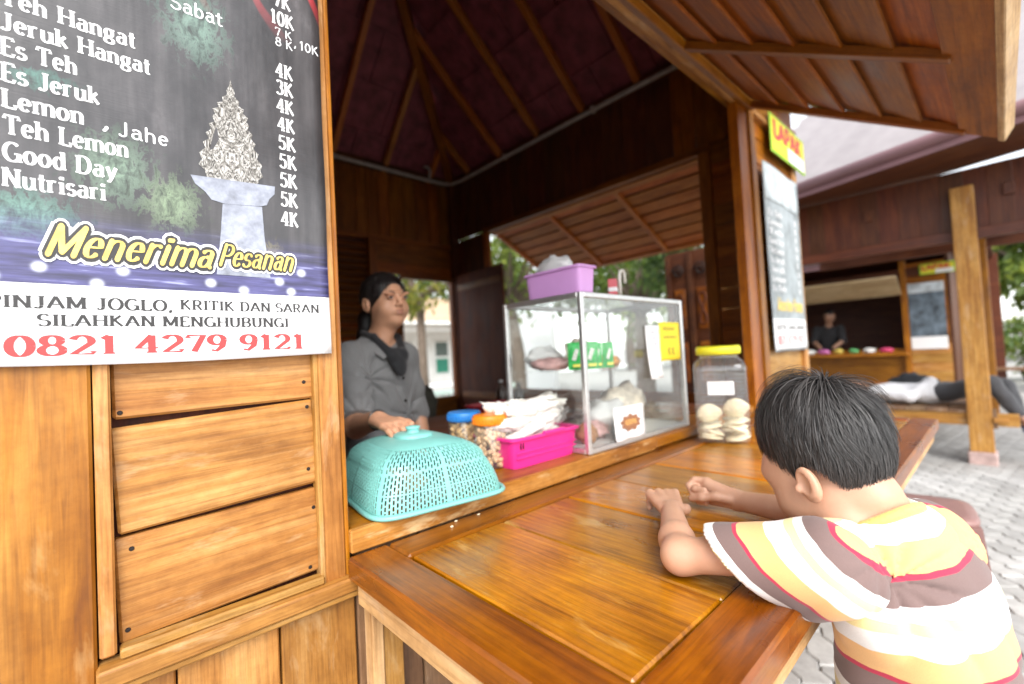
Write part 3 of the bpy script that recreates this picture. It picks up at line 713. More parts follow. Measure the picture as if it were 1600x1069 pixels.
# the white monument printed on the banner
def mono_mat():
    m, N, L, B = new_mat('printed monument')
    tc = N.new('ShaderNodeTexCoord'); sp_ = N.new('ShaderNodeSeparateXYZ'); L.new(tc.outputs['Object'], sp_.inputs[0]); cb = N.new('ShaderNodeCombineXYZ')
    L.new(math_n(N, L, 'ABSOLUTE', math_n(N, L, 'SUBTRACT', sp_.outputs[0], .184)), cb.inputs[0]); L.new(math_n(N, L, 'MULTIPLY', sp_.outputs[2], .55), cb.inputs[2])
    t = noise_n(N, L, cb.outputs[0], 90, 5, .7, 4.5)
    v = N.new('ShaderNodeTexVoronoi'); v.feature = 'DISTANCE_TO_EDGE'; v.inputs['Scale'].default_value = 75; L.new(cb.outputs[0], v.inputs['Vector'])
    r = ramp(N, [(.40, (.05, .045, .042)), (.5, (.27, .255, .23)), (.60, (.60, .59, .57))]); L.new(t.outputs[0], r.inputs[0])
    e = ramp(N, [(.0, (.35, .33, .3)), (.12, (1, 1, 1))]); L.new(v.outputs[0], e.inputs[0])
    L.new(mixc(N, L, r.outputs[0], e.outputs[0], .8, 'MULTIPLY'), B.inputs['Base Color']); B.inputs['Roughness'].default_value = .35
    return m
M_MONO = mono_mat(); M_PED = plain('printed pedestal', (.27, .29, .35), .35, nscale=45, namt=.4)
def flat_print(name, P, mat, d=.0003):
    V = [(x, warpL(x, z) - .0007 - d, z) for x, z in P]; return obj(name, mesh(name, V, [list(range(len(V)))[::-1]]), mat, BN)
cx0 = .186
half = [(.000, 1.672), (.002, 1.660), (.006, 1.650), (.005, 1.643), (.012, 1.636), (.011, 1.628), (.019, 1.624), (.017, 1.616), (.025, 1.611), (.022, 1.603), (.026, 1.597), (.023, 1.589), (.031, 1.583), (.028, 1.574), (.035, 1.566), (.031, 1.557), (.039, 1.549), (.036, 1.540), (.044, 1.530), (.041, 1.520), (.045, 1.510), (.038, 1.503), (.034, 1.486)]
flat_print('print_figure', [(cx0 + x * 1.0, z) for x, z in half] + [(cx0 - x * 1.12, z) for x, z in half[::-1][:-1]], M_MONO)
flat_print('print_plinth', [(.124, 1.490), (.250, 1.497), (.249, 1.483), (.240, 1.472), (.236, 1.461), (.226, 1.457), (.172, 1.451), (.152, 1.455), (.144, 1.466), (.130, 1.477)], M_PED)
flat_print('print_column', [(.168, 1.4505), (.228, 1.4565), (.231, 1.40), (.238, 1.33), (.156, 1.33), (.164, 1.40)], M_PED, .0001)

# ================================================================ banner and yellow sign right of the opening
BR = thing('menu_banner', 'narrow menu banner hanging on the kiosk wall right of the opening', 'banner')
warpR = lambda x, z: .868 - .004 * math.sin(11 * x + 3 * z)
sheet('banner_sheet', plain('pale banner vinyl', (.32, .36, .375), .45, nscale=7, namt=.5), BR, 2.80, 3.43, lambda x: 1.11, 2.2, warpR, 12, 24)  # pale grey-blue sheet
hd = sheet('header_panel', plain('pale header print', (.50, .56, .58), .4, nscale=9, namt=.3), BR, 2.81, 3.42, lambda x: 1.98, 2.19, lambda x, z: warpR(x, z) - .002, 10, 6)
for i in range(9): put_text('menu_line', ['Es Teh', 'Lemon', 'Jeruk', 'Es Jeruk', 'Teh Lemon', 'Good Day', 'Nasi', 'Soto', 'Bakso'][i].replace('Nasi', 'Teh').replace('Soto', 'Lemon').replace('Bakso', 'Es Teh'), BR, M_WHITEPRINT, (2.84, 1.46 + i * .055), .034, .22, warpR, depth=.001, **tk)
for i in range(9): put_text('price', '5K', BR, M_WHITEPRINT, (3.31, 1.46 + i * .055), .034, .05, warpR, depth=.001, **tk)
sheet('white_panel', M_WHITEPRINT, BR, 2.81, 3.42, lambda x: 1.12, 1.30, lambda x, z: warpR(x, z) - .0008, 10, 6)
put_text('script_line', 'Menerima Pesanan', BR, M_GOLD, (2.90, 1.35), .07, .46, warpR, depth=.001, thick=.26, thin=.14, **sc)
put_text('address_line', 'KRITIK DAN SARAN', BR, M_BLACKPRINT, (2.86, 1.235), .03, .5, warpR, depth=.001, **bt)
put_text('phone_number', '0821 4279 9121', BR, M_REDPRINT, (2.86, 1.15), .05, .5, warpR, depth=.001, thick=.22, thin=.08)
M_YEL = plain('yellow sign', (.78, .70, .05), .5)
M_LIME = plain('green sign border', (.35, .62, .05), .5)
def lapak(name, label, M, group, w=.66, h=.235):
    t = thing(name, label, 'sign', group=group); t.matrix_world = M
    mb = MB(); mb.cbox((0, 0, h / 2), (w, .008, h)); mb.build('sign_board', M_LIME, t)
    mb = MB(); mb.cbox((0, -.005, h / 2), (w - .03, .004, h - .03)); mb.build('sign_face', M_YEL, t)
    mb = MB(); mb.cbox((w * .2, -.0075, h * .22), (w * .5, .002, h * .36)); mb.build('sign_panel', M_WHITEPRINT, t)
    put_text('sign_letters', 'LAPAK', t, M_REDPRINT, (-w * .44, h * .42), h * .44, w * .82, lambda x, z: -.0085, thick=.26, thin=.22, serif=False)
    return t
lapak('stall_sign', 'yellow and green sign with red letters above the right banner', Matrix.Translation((3.27, .86, 2.285)), 'yellow stall signs')
# ================================================================ things on the counter and on the table
def clear_mat(name, tint=(.95, .97, .96), refl=.10, rough=.05, milk=0.0):
    """thin clear glass or plastic: mostly see-through, mirrors at grazing angles"""
    m, N, L, B = new_mat(name); out = N['Material Output']; N.remove(B)
    tr = N.new('ShaderNodeBsdfTransparent'); tr.inputs[0].default_value = (*tint, 1)
    gl = N.new('ShaderNodeBsdfGlossy'); gl.inputs['Roughness'].default_value = rough; gl.inputs[0].default_value = (1, 1, 1, 1)
    lw = N.new('ShaderNodeLayerWeight'); lw.inputs['Blend'].default_value = .35
    f = math_n(N, L, 'ADD', math_n(N, L, 'MULTIPLY', math_n(N, L, 'POWER', lw.outputs['Facing'], 2.5), .5), refl * .5)
    mx = N.new('ShaderNodeMixShader'); L.new(f, mx.inputs[0]); L.new(tr.outputs[0], mx.inputs[1]); L.new(gl.outputs[0], mx.inputs[2])
    s = mx.outputs[0]
    if milk:
        df = N.new('ShaderNodeBsdfDiffuse'); df.inputs[0].default_value = (.9, .9, .9, 1)
        m2 = N.new('ShaderNodeMixShader'); m2.inputs[0].default_value = milk; L.new(s, m2.inputs[1]); L.new(df.outputs[0], m2.inputs[2]); s = m2.outputs[0]
    L.new(s, out.inputs[0]); return m
M_GLASS = clear_mat('case glass', (.98, .99, .985), .06, .03, .012)
M_CLEAR = clear_mat('clear jar plastic', (.97, .98, .98), .12, .12, .05)
M_FILM = clear_mat('thin plastic film', (.97, .97, .97), .12, .2, .06)
M_ALU = plain('brushed aluminium', (.62, .62, .61), .38, .85, nscale=90, namt=.12)
M_TEAL = plain('teal plastic', (.20, .50, .46), .4, nscale=12, namt=.08)
ZC = .846   # counter top
# --- teal slotted food cover
fc = thing('food_cover', 'teal slotted plastic food cover on the near end of the counter', 'food cover', (.597, 1.032, ZC), rot=(0, 0, rad(-8)))
fc.scale = (1.07, 1.07, .98)
def even_loop(hx, hy, p, n):
    Q = superloop(hx, hy, p, 720); acc = [0.]
    for i in range(720): a, b = Q[i], Q[(i + 1) % 720]; acc.append(acc[-1] + math.hypot(b[0] - a[0], b[1] - a[1]))
    out = []; j = 0
    for k in range(n):
        t = acc[-1] * k / n
        while acc[j + 1] < t: j += 1
        f = (t - acc[j]) / (acc[j + 1] - acc[j] + 1e-12); a, b = Q[j % 720], Q[(j + 1) % 720]; out.append((a[0] + (b[0] - a[0]) * f, a[1] + (b[1] - a[1]) * f))
    return out
def cover_geo():
    n, rows = 304, 48; V, F = [], []
    hx, hy = .148, .176
    for j in range(rows + 1):
        t = j / rows
        if t < .55: q = t / .55; h = .008 + .080 * q; k = 1 - .16 * q ** 1.8
        else:
            a = (t - .55) / .45 * math.pi / 2; h = .088 + .048 * math.sin(a) ** .9; k = .84 - .74 * (1 - math.cos(a)) ** .9
        p = 7 - 3.5 * t
        ins = (1 - k) * .135
        for x, y in even_loop(max(hx - ins, .01), max(hy - ins, .01), p, n): V.append((x, y, h))
    for j in range(rows):
        for i in range(n):
            l = (i + 1) % n
            ii = (i + 1) % (n // 8)
            rib = ii < 2 or j < 1 or j > 38 or j % 13 == 12
            if not rib and i % 2 == 0 and (j + 2 * ((i // 2) % 2)) % 4 != 0: continue
            F.append([j * n + i, j * n + l, (j + 1) * n + l, (j + 1) * n + i])
    F.append([rows * n + i for i in range(n)])
    return V, F
cv = obj('cover_dome', mesh('cover_dome', *cover_geo(), smooth=False), M_TEAL, fc)
sm = cv.modifiers.new('thick', 'SOLIDIFY'); sm.thickness = .0016; sm.offset = 0
obj('rim', mesh('rim', *tube_geo([(x, y, .006) for x, y in superloop(.154, .182, 7, 72)], .0055, 8, True), smooth=True), M_TEAL, fc)
rings = [[(x, y, z) for x, y in superloop(a, b, 2.4, 32)] for a, b, z in ((.046, .05, .132), (.043, .047, .141), (.037, .042, .145), (.02, .022, .146))]
obj('top_plate', mesh('top_plate', *loft_geo(rings), smooth=True), M_TEAL, fc)
lathe('knob', [(.018, .143), (.015, .147), (.015, .154), (.018, .157), (.017, .160), (.010, .162), (.001, .162)], M_TEAL, fc, n=20)
# tray of fried food under the cover
ft = thing('food_tray', 'tray of fried food under the teal food cover', 'tray', (.6, 1.03, ZC), rot=(0, 0, rad(-8)))
obj('tray', mesh('tray', *loft_geo([[(x, y, z) for x, y in superloop(a, b, 4, 28)] for a, b, z in ((.10, .13, .001), (.115, .145, .018), (.11, .14, .018), (.096, .126, .004))]), smooth=False), plain('white tray', (.6, .6, .58), .5), ft)
M_FRIED = plain('fried batter', (.42, .20, .06), .6, nscale=60, namt=.45, bump=.5)
def blob_geo(rx, ry, rz, n=14, m=9, bump=.15, seed=0):
    V, F = [], []
    for j in range(m + 1):
        th = math.pi * j / m
        for i in range(n):
            ph = 2 * math.pi * i / n
            d = Vector((math.sin(th) * math.cos(ph), math.sin(th) * math.sin(ph), math.cos(th)))
            k = 1 + bump * mnoise.noise(d * 2.2 + Vector((seed * 7.3, seed * 3.1, 0)))
            V.append((d.x * rx * k, d.y * ry * k, d.z * rz * k))
    for j in range(m):
        for i in range(n):
            l = (i + 1) % n; F.append([j * n + i, (j + 1) * n + i, (j + 1) * n + l, j * n + l])
    return V, F
fried = mesh('fried_snack', *blob_geo(.032, .024, .013, bump=.5, seed=3), smooth=True); fried.materials.append(M_FRIED)
for i in range(15):
    o = obj('fried_snack', fried, None, None, Matrix.Translation((.6 + jit(.075), 1.03 + jit(.1), ZC + .022 + .019 * (i // 6))) @ Euler((jit(.4), jit(.4), random.uniform(0, 6))).to_matrix().to_4x4())
    tag(o, 'golden fried snack piled under the teal food cover', 'snack', 'fried snacks under the food cover')
# --- two screw-top jars of peanuts and snacks
def pile(name, parent, mat, r, h, n, size, seed):
    rnd = random.Random(seed); mb = MB(); bv, bf = blob_geo(*size, 7, 5, .25, seed)
    for i in range(n):
        a = rnd.uniform(0, 6.283); rr = r * math.sqrt(rnd.uniform(.35 if i % 3 else 0, 1)); z = rnd.uniform(.008, h)
        mb.add(bv, bf, Matrix.Translation((rr * math.cos(a), rr * math.sin(a), z)) @ Euler((rnd.uniform(0, 6), rnd.uniform(0, 6), rnd.uniform(0, 6))).to_matrix().to_4x4())
    return tag(mb.build(name, mat, parent, True), kind='stuff')
def jar(label, loc, r, h, lidc, contc, size, seed):
    t = thing('snack_jar', label, 'jar', loc, 'snack jars with screw lids')
    lathe('jar_body', [(r * .9, .001), (r, .008), (r, h * .30), (r * 1.01, h * .32), (r, h * .34), (r, h * .86), (r * .90, h * .93), (r * .88, h)], M_CLEAR, t, cap=True)
    lm = plain('lid ' + label[:12], lidc, .4)
    lp = [(r * .99, h - .018), (r * 1.06, h - .016), (r * 1.06, h + .006), (r * 1.0, h + .011), (r * .8, h + .010), (.001, h + .012)]
    lathe('lid', lp, lm, t)
    mb = MB()
    for k in range(36):
        a = 2 * math.pi * k / 36; mb.cbox((r * 1.062 * math.cos(a), r * 1.062 * math.sin(a), h - .005), (.003, .0035, .018), rot=(0, 0, a), b=.001)
    tag(mb.build('lid_ribs', lm, t), kind='stuff')
    pile('snacks', t, plain('snack ' + label[:10], contc, .6, nscale=80, namt=.3), r * .86, h * .84, 260, size, seed)
    return t
jar('clear jar of peanuts with an orange lid beside the pink basket', (.862, 1.045, ZC), .048, .142, (.85, .24, .01), (.62, .40, .22), (.0095, .007, .007), 5)
jar('clear jar of snacks with a blue lid behind the orange-lidded jar', (.872, 1.185, ZC), .050, .142, (.03, .22, .62), (.60, .38, .16), (.011, .008, .006), 9)
# --- pink basket
pb = thing('plastic_basket', 'bright pink plastic basket heaped with white crackers on the counter', 'basket', (1.005, 1.035, ZC))
M_PINK = plain('pink plastic', (.80, .03, .26), .35, nscale=9, namt=.06)
def basket_geo(hx, hy, h, tp=.012, wall=.0022):
    L_ = []
    for z, g in ((0, -tp), (h * .3, -tp * .7), (h * .7, -tp * .3), (h, 0)): L_.append([(x, y, z) for x, y in superloop(hx + g, hy + g, 9, 64)])
    for z, g in ((h, .007), (h - .007, .007), (h - .007, .004), (h + .001, .004), (h + .001, -wall)): L_.append([(x, y, z) for x, y in superloop(hx + g, hy + g, 9, 64)])
    for z, g in ((h * .7, -tp * .3 - wall), (.004, -tp - wall)): L_.append([(x, y, z) for x, y in superloop(hx + g, hy + g, 9, 64)])
    return loft_geo(L_)
obj('basket_body', mesh('basket_body', *basket_geo(.147, .092, .088), smooth=False), M_PINK, pb)
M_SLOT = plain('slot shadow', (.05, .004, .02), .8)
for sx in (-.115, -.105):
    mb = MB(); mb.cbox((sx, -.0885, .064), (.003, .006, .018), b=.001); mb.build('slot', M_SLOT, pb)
for zz in (.03, .045): 
    mb = MB(); mb.cbox((.0, -.0835 - zz * .09, zz), (.26, .003, .004), b=.001); mb.build('rib', M_PINK, pb)
mb = MB(); mb.cbox((.02, -.096, .090), (.09, .016, .010), b=.003); mb.build('handle_lip', M_PINK, pb)
# white puffed crackers, long and curled
M_CRACK = plain('white prawn cracker', (.84, .80, .73), .7, nscale=35, namt=.12, bump=.5)
cr_m = []
for s in range(4):
    V, F = blob_geo(.085, .029, .023, 22, 12, .40, s)
    V = [(x, y + .18 * x * abs(x) / .075 * (1 if s % 2 else -1), z + 2.2 * x * x * (1 if s > 1 else .3)) for x, y, z in V]
    m = mesh('cracker', V, F, True); m.materials.append(M_CRACK); cr_m.append(m)
rnd = random.Random(4)
for i in range(30):
    lay = i // 10
    x = 1.005 + rnd.uniform(-.11, .12) * (1 - .10 * lay) + .015 * lay; y = 1.05 + rnd.uniform(-.04, .045)
    o = obj('cracker', cr_m[i % 4], None, None, Matrix.Translation((x, y, ZC + .082 + lay * .036)) @ Euler((rnd.uniform(-.3, .3), rnd.uniform(-.30, .10), rnd.uniform(-.42, .30))).to_matrix().to_4x4())
    tag(o, 'white puffed cracker heaped in the pink basket', 'cracker', 'white crackers in the pink basket')
film = mesh('cracker_bag', *blob_geo(.12, .075, .045, 36, 18, .35, 8), smooth=True)
tag(obj('cracker_bag', film, M_FILM, None, Matrix.Translation((1.03, 1.03, ZC + .115)) @ Euler((0, -.12, -.2)).to_matrix().to_4x4()), 'clear plastic bag wrapped around the crackers in the pink basket', 'plastic bag')
# --- glass display case
CX0, CX1, CY0, CY1, CZ0, CZ1 = 1.140, 1.785, .902, 1.255, ZC, 1.360
dc = thing('display_case', 'glass display case with an aluminium frame standing on the counter', 'display case', (CX0, CY0, CZ0))
DM = Matrix.Translation((-CX0, -CY0, -CZ0))
def dpart(o): o.matrix_basis = DM @ o.matrix_basis; return o
bt_ = .017
for x in (CX0, CX1):
    for y in (CY0, CY1): dpart(box('frame_bar', (x, y, (CZ0 + CZ1) / 2), (bt_, bt_, CZ1 - CZ0 - .001), M_ALU, dc, b=.002))
for z in (CZ0 + bt_ / 2, CZ1 - bt_ / 2):
    for y in (CY0, CY1): dpart(box('frame_bar', ((CX0 + CX1) / 2, y, z), (CX1 - CX0 - bt_, bt_ * .96, bt_), M_ALU, dc, b=.002))
    for x in (CX0, CX1): dpart(box('frame_bar', (x, (CY0 + CY1) / 2, z), (bt_ * .96, CY1 - CY0 - bt_, bt_), M_ALU, dc, b=.002))
ix, iy = CX1 - CX0 - bt_, CY1 - CY0 - bt_; iz = CZ1 - CZ0 - 2 * bt_; zc = (CZ0 + CZ1) / 2
for nm, c, s in (('glass_pane', ((CX0 + CX1) / 2, CY0, zc), (ix, .004, iz)), ('glass_pane', ((CX0 + CX1) / 2, CY1, zc), (ix, .004, iz)), ('glass_pane', (CX0, (CY0 + CY1) / 2, zc), (.004, iy, iz)), ('glass_pane', (CX1, (CY0 + CY1) / 2, zc), (.004, iy, iz)), ('glass_top', ((CX0 + CX1) / 2, (CY0 + CY1) / 2, CZ1 - .004), (ix, iy, .005)), ('glass_shelf', ((CX0 + CX1) / 2 - .0, (CY0 + CY1) / 2, 1.105), (ix - .01, iy - .01, .006))):
    dpart(box(nm, c, s, M_GLASS, dc, b=.0008))
dpart(box('case_floor', ((CX0 + CX1) / 2, (CY0 + CY1) / 2, CZ0 + .012), (ix, iy, .006), plain('white case floor', (.6, .6, .58), .5), dc))
# contents: strips of green sachets, snack bags, papers
M_GREEN = plain('green sachet', (.02, .42, .08), .3, nscale=50, namt=.35)
M_SACW = plain('sachet print', (.75, .80, .65), .35, nscale=110, namt=.5)
def sachet(label, M, mat, w=.05, h=.085):
    t = thing('sachet_strip', label, 'sachet', group=None); t.matrix_world = M
    for k in range(2):
        rr = [[(x + (k - .5) * w * 1.04, y, z) for x, y in [(a * w / 2, b * .012 * d) for a, b in ((-1, 0), (-.5, -1), (.5, -1), (1, 0), (.5, 1), (-.5, 1))]] for z, d in ((0, .05), (h * .1, .4), (h * .5, 1), (h * .9, .4), (h, .05))]
        s = obj('sachet', mesh('sachet', *loft_geo(rr), smooth=False), mat, t)
        V = []
        m2 = MB(); m2.cbox(((k - .5) * w * 1.04 - .004, -.0128, h * .55), (w * .26, .001, h * .42), rot=(0, .35, 0), b=.0002); m2.build('sachet_print', M_SACW, s)
        m2 = MB(); m2.cbox(((k - .5) * w * 1.04, -.0128, h * .16), (w * .55, .001, h * .1), b=.0002); m2.build('sachet_print', plain('sachet band', (.8, .72, .1), .4), s)
    return t
sachet('pair of green drink sachets standing behind the left case post', Matrix.Translation((1.205, .955, 1.110)) @ Matrix.Rotation(rad(-32), 4, 'Z'), M_GREEN, .052, .092)
sachet('pair of green drink sachets leaning in the middle of the shelf', Matrix.Translation((1.29, .94, 1.110)) @ Matrix.Rotation(rad(-20), 4, 'Z'), M_GREEN, .045, .088)
def pillow(name, label, cat, c, s, mat, rot=(0, 0, 0), seed=0, group=None):
    o = obj(name, mesh(name, *blob_geo(s[0], s[1], s[2], 18, 10, .45, seed), smooth=True), mat, None, Matrix.Translation(c) @ Euler(rot).to_matrix().to_4x4())
    return tag(o, label, cat, group)
M_SN = [plain('orange snack bag', (.80, .30, .05), .4, nscale=30, namt=.5), plain('cream snack bag', (.70, .62, .50), .45, nscale=30, namt=.3), plain('pink white snack bag', (.72, .42, .40), .45, nscale=26, namt=.45), plain('white snack bag', (.74, .74, .72), .45, nscale=20, namt=.12)]
pillow('snack_bag', 'orange snack bag lying on the shelf of the glass case', 'snack bag', (1.44, 1.03, 1.128), (.07, .05, .022), M_SN[0], (0, .1, .4), 1)
pillow('snack_bag', 'cream snack bag standing on the shelf behind the orange one', 'snack bag', (1.42, 1.15, 1.165), (.09, .035, .055), M_SN[1], (0, 0, .2), 2)
pillow('snack_bag', 'red and white snack bag at the left end of the case shelf', 'snack bag', (1.205, 1.10, 1.132), (.045, .085, .022), M_SN[2], (0, 0, .1), 3)
pillow('bread_bag', 'large white bag leaning at the back of the case shelf', 'bag', (1.27, 1.20, 1.150), (.09, .03, .042), M_SN[3], (.2, 0, 0), 4)
pillow('bread_bag', 'white bag on the floor of the case below the shelf', 'bag', (1.42, 1.04, .925), (.11, .08, .06), M_SN[3], (0, 0, .5), 5)
pillow('bread_bag', 'pinkish white bag in the right half of the case floor', 'bag', (1.60, 1.08, .945), (.10, .07, .08), M_SN[1], (0, 0, -.3), 6)
pillow('snack_bag', 'small pink snack bag on the case floor behind the white card', 'snack bag', (1.30, 1.0, .892), (.05, .05, .03), M_SN[2], (0, 0, .8), 7)
pillow('snack_bag', 'brown bread roll at the left front of the case floor', 'bread', (1.215, .97, .895), (.04, .035, .032), plain('brown bread', (.36, .17, .07), .6, nscale=30, namt=.3), (0, 0, .2), 9)
# papers taped to the front pane
warpC = lambda x, z: CY0 - .004
def paper(name, label, cat, x0, x1, z0, z1, mat, curl=0.0, lines=(), extra=None):
    t = thing(name, label, cat)
    w = lambda x, z: CY0 - .005 - curl * ((z1 - z) / (z1 - z0)) ** 2 * (.6 + .4 * math.sin((x - x0) * 60))
    sheet('paper_sheet', mat, t, x0, x1, lambda x: z0, z1, w, 8, 12, .0006)
    for (txt, lx, lz, cap, wd, m_) in lines: put_text('paper_line', txt, t, m_, (lx, lz), cap, wd, w, serif=False, thick=.16, thin=.12)
    return t
M_YPAP = plain('yellow paper', (.85, .66, .03), .6); M_WPAP = plain('white paper', (.82, .82, .82), .6); M_INK = plain('dark ink', (.10, .08, .05), .6); M_BINK = plain('blue grey ink', (.30, .32, .40), .6)
paper('paper_notice', 'yellow printed notice taped inside the right end of the case', 'notice', 1.605, 1.765, 1.118, 1.268, M_YPAP, 0, [('PESAN', 1.635, 1.236, .012, .085, M_INK), ('MENU', 1.635, 1.205, .008, .10, M_INK), ('K', 1.665, 1.138, .03, .02, M_INK), ('K', 1.695, 1.138, .03, .02, M_INK)])
paper('paper_note', 'white handwritten note hanging loose beside the yellow notice', 'note', 1.505, 1.60, 1.055, 1.255, M_WPAP, .025, [('es teh', 1.52, 1.225 - .022 * k, .009, .05 + .01 * (k % 3), M_BINK) for k in range(6)])
cs = paper('card_sign', 'white card with a brown oval emblem leaning against the case front', 'card', 1.275, 1.462, .862, .974, M_WPAP, .012)
ov = [(1.368 + .058 * (1 + .10 * math.sin(9 * a)) * math.cos(a), .918 + .026 * (1 + .14 * math.sin(9 * a)) * math.sin(a)) for a in [2 * math.pi * k / 60 for k in range(60)]]
M_EMB = plain('brown emblem', (.30, .13, .06), .6)
obj('emblem', mesh('emblem', [(x, CY0 - .0075 - .012 * ((.974 - z) / .112) ** 2, z) for x, z in ov], [list(range(60))[::-1]]), M_EMB, cs)
put_text('paper_line', 'KERIPIK', cs, plain('orange ink', (.75, .40, .12), .6), (1.333, .911), .016, .07, lambda x, z: CY0 - .0075 - .012 * ((.974 - z) / .112) ** 2, thick=.24, thin=.2, serif=False, depth=.0005)
# --- on top of the case: lilac box, red packet, hook, lids
lb = thing('storage_box', 'lilac plastic box holding a plastic bag on top of the display case', 'box', (1.212, 1.048, CZ1 + .001))
M_LIL = plain('lilac plastic', (.66, .34, .70), .4, nscale=6, namt=.05)
o = obj('box_body', mesh('box_body', *basket_geo(.046, .126, .094, .006), smooth=False), M_LIL, lb)
pillow('plastic_bag', 'crumpled white plastic bag stuffed in the lilac box', 'plastic bag', (1.212, 1.06, CZ1 + .105), (.036, .075, .050), clear_mat('white bag film', (.9, .92, .9), .25, .25, .62), (0, 0, 0), 12)
mb = MB(); mb.cbox((0, 0, .03), (.05, .03, .06)); q = tag(mb.build('cigarette_packet', plain('red packet', (.62, .10, .12), .4), None, M=Matrix.Translation((1.40, .955, CZ1 + .006)) @ Matrix.Rotation(.5, 4, 'Z')), 'small red and white packet standing on the display case', 'packet')
mb = MB(); mb.cbox((0, -.0005, .022), (.0505, .0305, .018)); mb.build('packet_band', M_WPAP, q)
hk = tag(tube('wire_hook', [(1.445, .955, CZ1 + .002), (1.445, .955, CZ1 + .085), (1.45, .955, CZ1 + .10), (1.47, .957, CZ1 + .106), (1.485, .96, CZ1 + .095), (1.487, .96, CZ1 + .06)], .006, plain('white coated wire', (.7, .68, .62), .5)), 'white bent hook standing on the display case beside the red packet', 'hook')
lathe_o = lathe('lid_disc', [(.055, 0), (.06, .004), (.058, .010), (.03, .012), (.001, .013)], M_FILM, None, (1.36, 1.0, CZ1 + .001)); tag(lathe_o, 'clear round lid lying on top of the display case', 'lid')
# --- square jar with the yellow lid on the table
yj = thing('cracker_jar', 'big square clear jar of crackers with a yellow lid on the table', 'jar', (1.800, .762, .8025), rot=(0, 0, rad(24)))
def sq(h_, z, p=6): return [(x, y, z) for x, y in superloop(h_, h_, p, 56)]
body = [sq(.084, .0), sq(.092, .008), sq(.094, .03)]
for k in range(16): body += [sq(.094, .05 + k * .0135), sq(.0925, .0555 + k * .0135), sq(.094, .061 + k * .0135)]
body += [sq(.093, .282), sq(.085, .303, 4.5), sq(.070, .318, 3), sq(.066, .330, 2)]
obj('jar_body', mesh('jar_body', *loft_geo(body, True, False), smooth=True), M_CLEAR, yj)
M_YLID = plain('yellow lid', (.82, .78, .04), .4)
lathe('lid', [(.072, .328), (.080, .330), (.081, .352), (.076, .362), (.074, .356), (.05, .357), (.001, .358)], M_YLID, yj)
obj('neck_ring', mesh('neck_ring', *lathe_geo([(.067, .316), (.0685, .330), (.062, .331)], 40, False), smooth=True), M_CLEAR, yj)
mb = MB(); mb.cbox((-.0955, .0, .205), (.0012, .09, .05), b=.0003); mb.build('jar_label', M_WPAP, yj)
obj('grip', mesh('grip', *tube_geo([(-.096, y, .268 - 6 * y * y) for y in [-.04 + .008 * k for k in range(11)]], .003, 8), smooth=True), M_CLEAR, yj)
M_DISC = plain('cream rice cracker', (.78, .70, .50), .8, nscale=60, namt=.15, bump=.6)
disc = mesh('rice_cracker', *blob_geo(.042, .042, .009, 20, 8, .3, 5), smooth=True); disc.materials.append(M_DISC)
rnd = random.Random(11)
for i in range(17):
    lv = i // 4; M = yj.matrix_basis.copy() if False else Matrix.Translation((1.800, .762, .8025)) @ Matrix.Rotation(rad(24), 4, 'Z')
    up_ = i in (13, 15, 16)
    loc = (rnd.choice((-.042, .042)) + rnd.uniform(-.006, .006), rnd.choice((-.042, .042)) + rnd.uniform(-.006, .006), .014 + lv * .020 + (.03 if up_ else 0))
    o = obj('rice_cracker', disc, None, None, M @ Matrix.Translation(loc) @ Euler((rnd.uniform(-.3, .3), (1.1 if up_ else rnd.uniform(-.25, .25)), 0)).to_matrix().to_4x4())
    tag(o, 'cream rice cracker inside the square jar with the yellow lid', 'cracker', 'rice crackers in the square jar')
# --- behind the counter: foil packets, red tub, small bottles on a low table
lt = thing('work_table', 'low dark wooden work table inside the kiosk behind the counter', 'table', (1.35, 1.75, .2))
mb = MB(); mb.cbox((0, 0, .66), (1.0, .55, .03)); mb.build('table_top', W_DEEP, lt)
for sx in (-.46, .46):
    for sy in (-.24, .24): mb = MB(); mb.cbox((sx, sy, .32), (.045, .045, .64)); mb.build('leg', W_DEEP, lt)
rt = thing('red_tub', 'dark red plastic tub on the work table behind the counter', 'tub', (1.50, 1.76, .876)); obj('tub_body', mesh('tub_body', *basket_geo(.13, .10, .055, .008), smooth=False), plain('dark red plastic', (.28, .012, .02), .4), rt)
M_FOIL = plain('silver green foil', (.45, .50, .48), .25, .8, nscale=30, namt=.5, bump=.6)
pillow('foil_pack', 'silver foil packet lying behind the teal food cover', 'packet', (.90, 1.325, ZC + .030), (.085, .05, .028), M_FOIL, (0, -.05, .5), 21)
pillow('foil_pack', 'white wrapped packet lying between the foil and the cover', 'packet', (.765, 1.30, ZC + .025), (.075, .06, .026), M_SN[3], (0, 0, .1), 22)
def bottle(label, loc, h, r, mat, capm):
    t = thing('bottle', label, 'bottle', loc)
    lathe('bottle_body', [(r * .9, 0), (r, .006), (r, h * .55), (r * .8, h * .68), (r * .35, h * .82), (r * .33, h * .92)], mat, t, n=20); lathe('bottle_cap', [(r * .42, h * .92), (r * .42, h), (r * .3, h + .002)], capm, t, n=16)
M_SOY = plain('dark sauce', (.03, .015, .01), .2); M_BLUE = plain('blue cap', (.05, .25, .65), .4)
bottle('dark sauce bottle standing left on the work table', (1.66, 1.90, .876), .16, .03, M_SOY, plain('grey cap', (.4, .4, .4), .5))
bottle('dark sauce bottle beside the first one near the case', (1.74, 1.84, .876), .14, .028, M_SOY, plain('black cap', (.03, .03, .03), .5))
bottle('small bottle with a blue cap just behind the cracker basket', (1.16, 1.42, ZC - .01), .115, .02, M_SOY, M_BLUE)
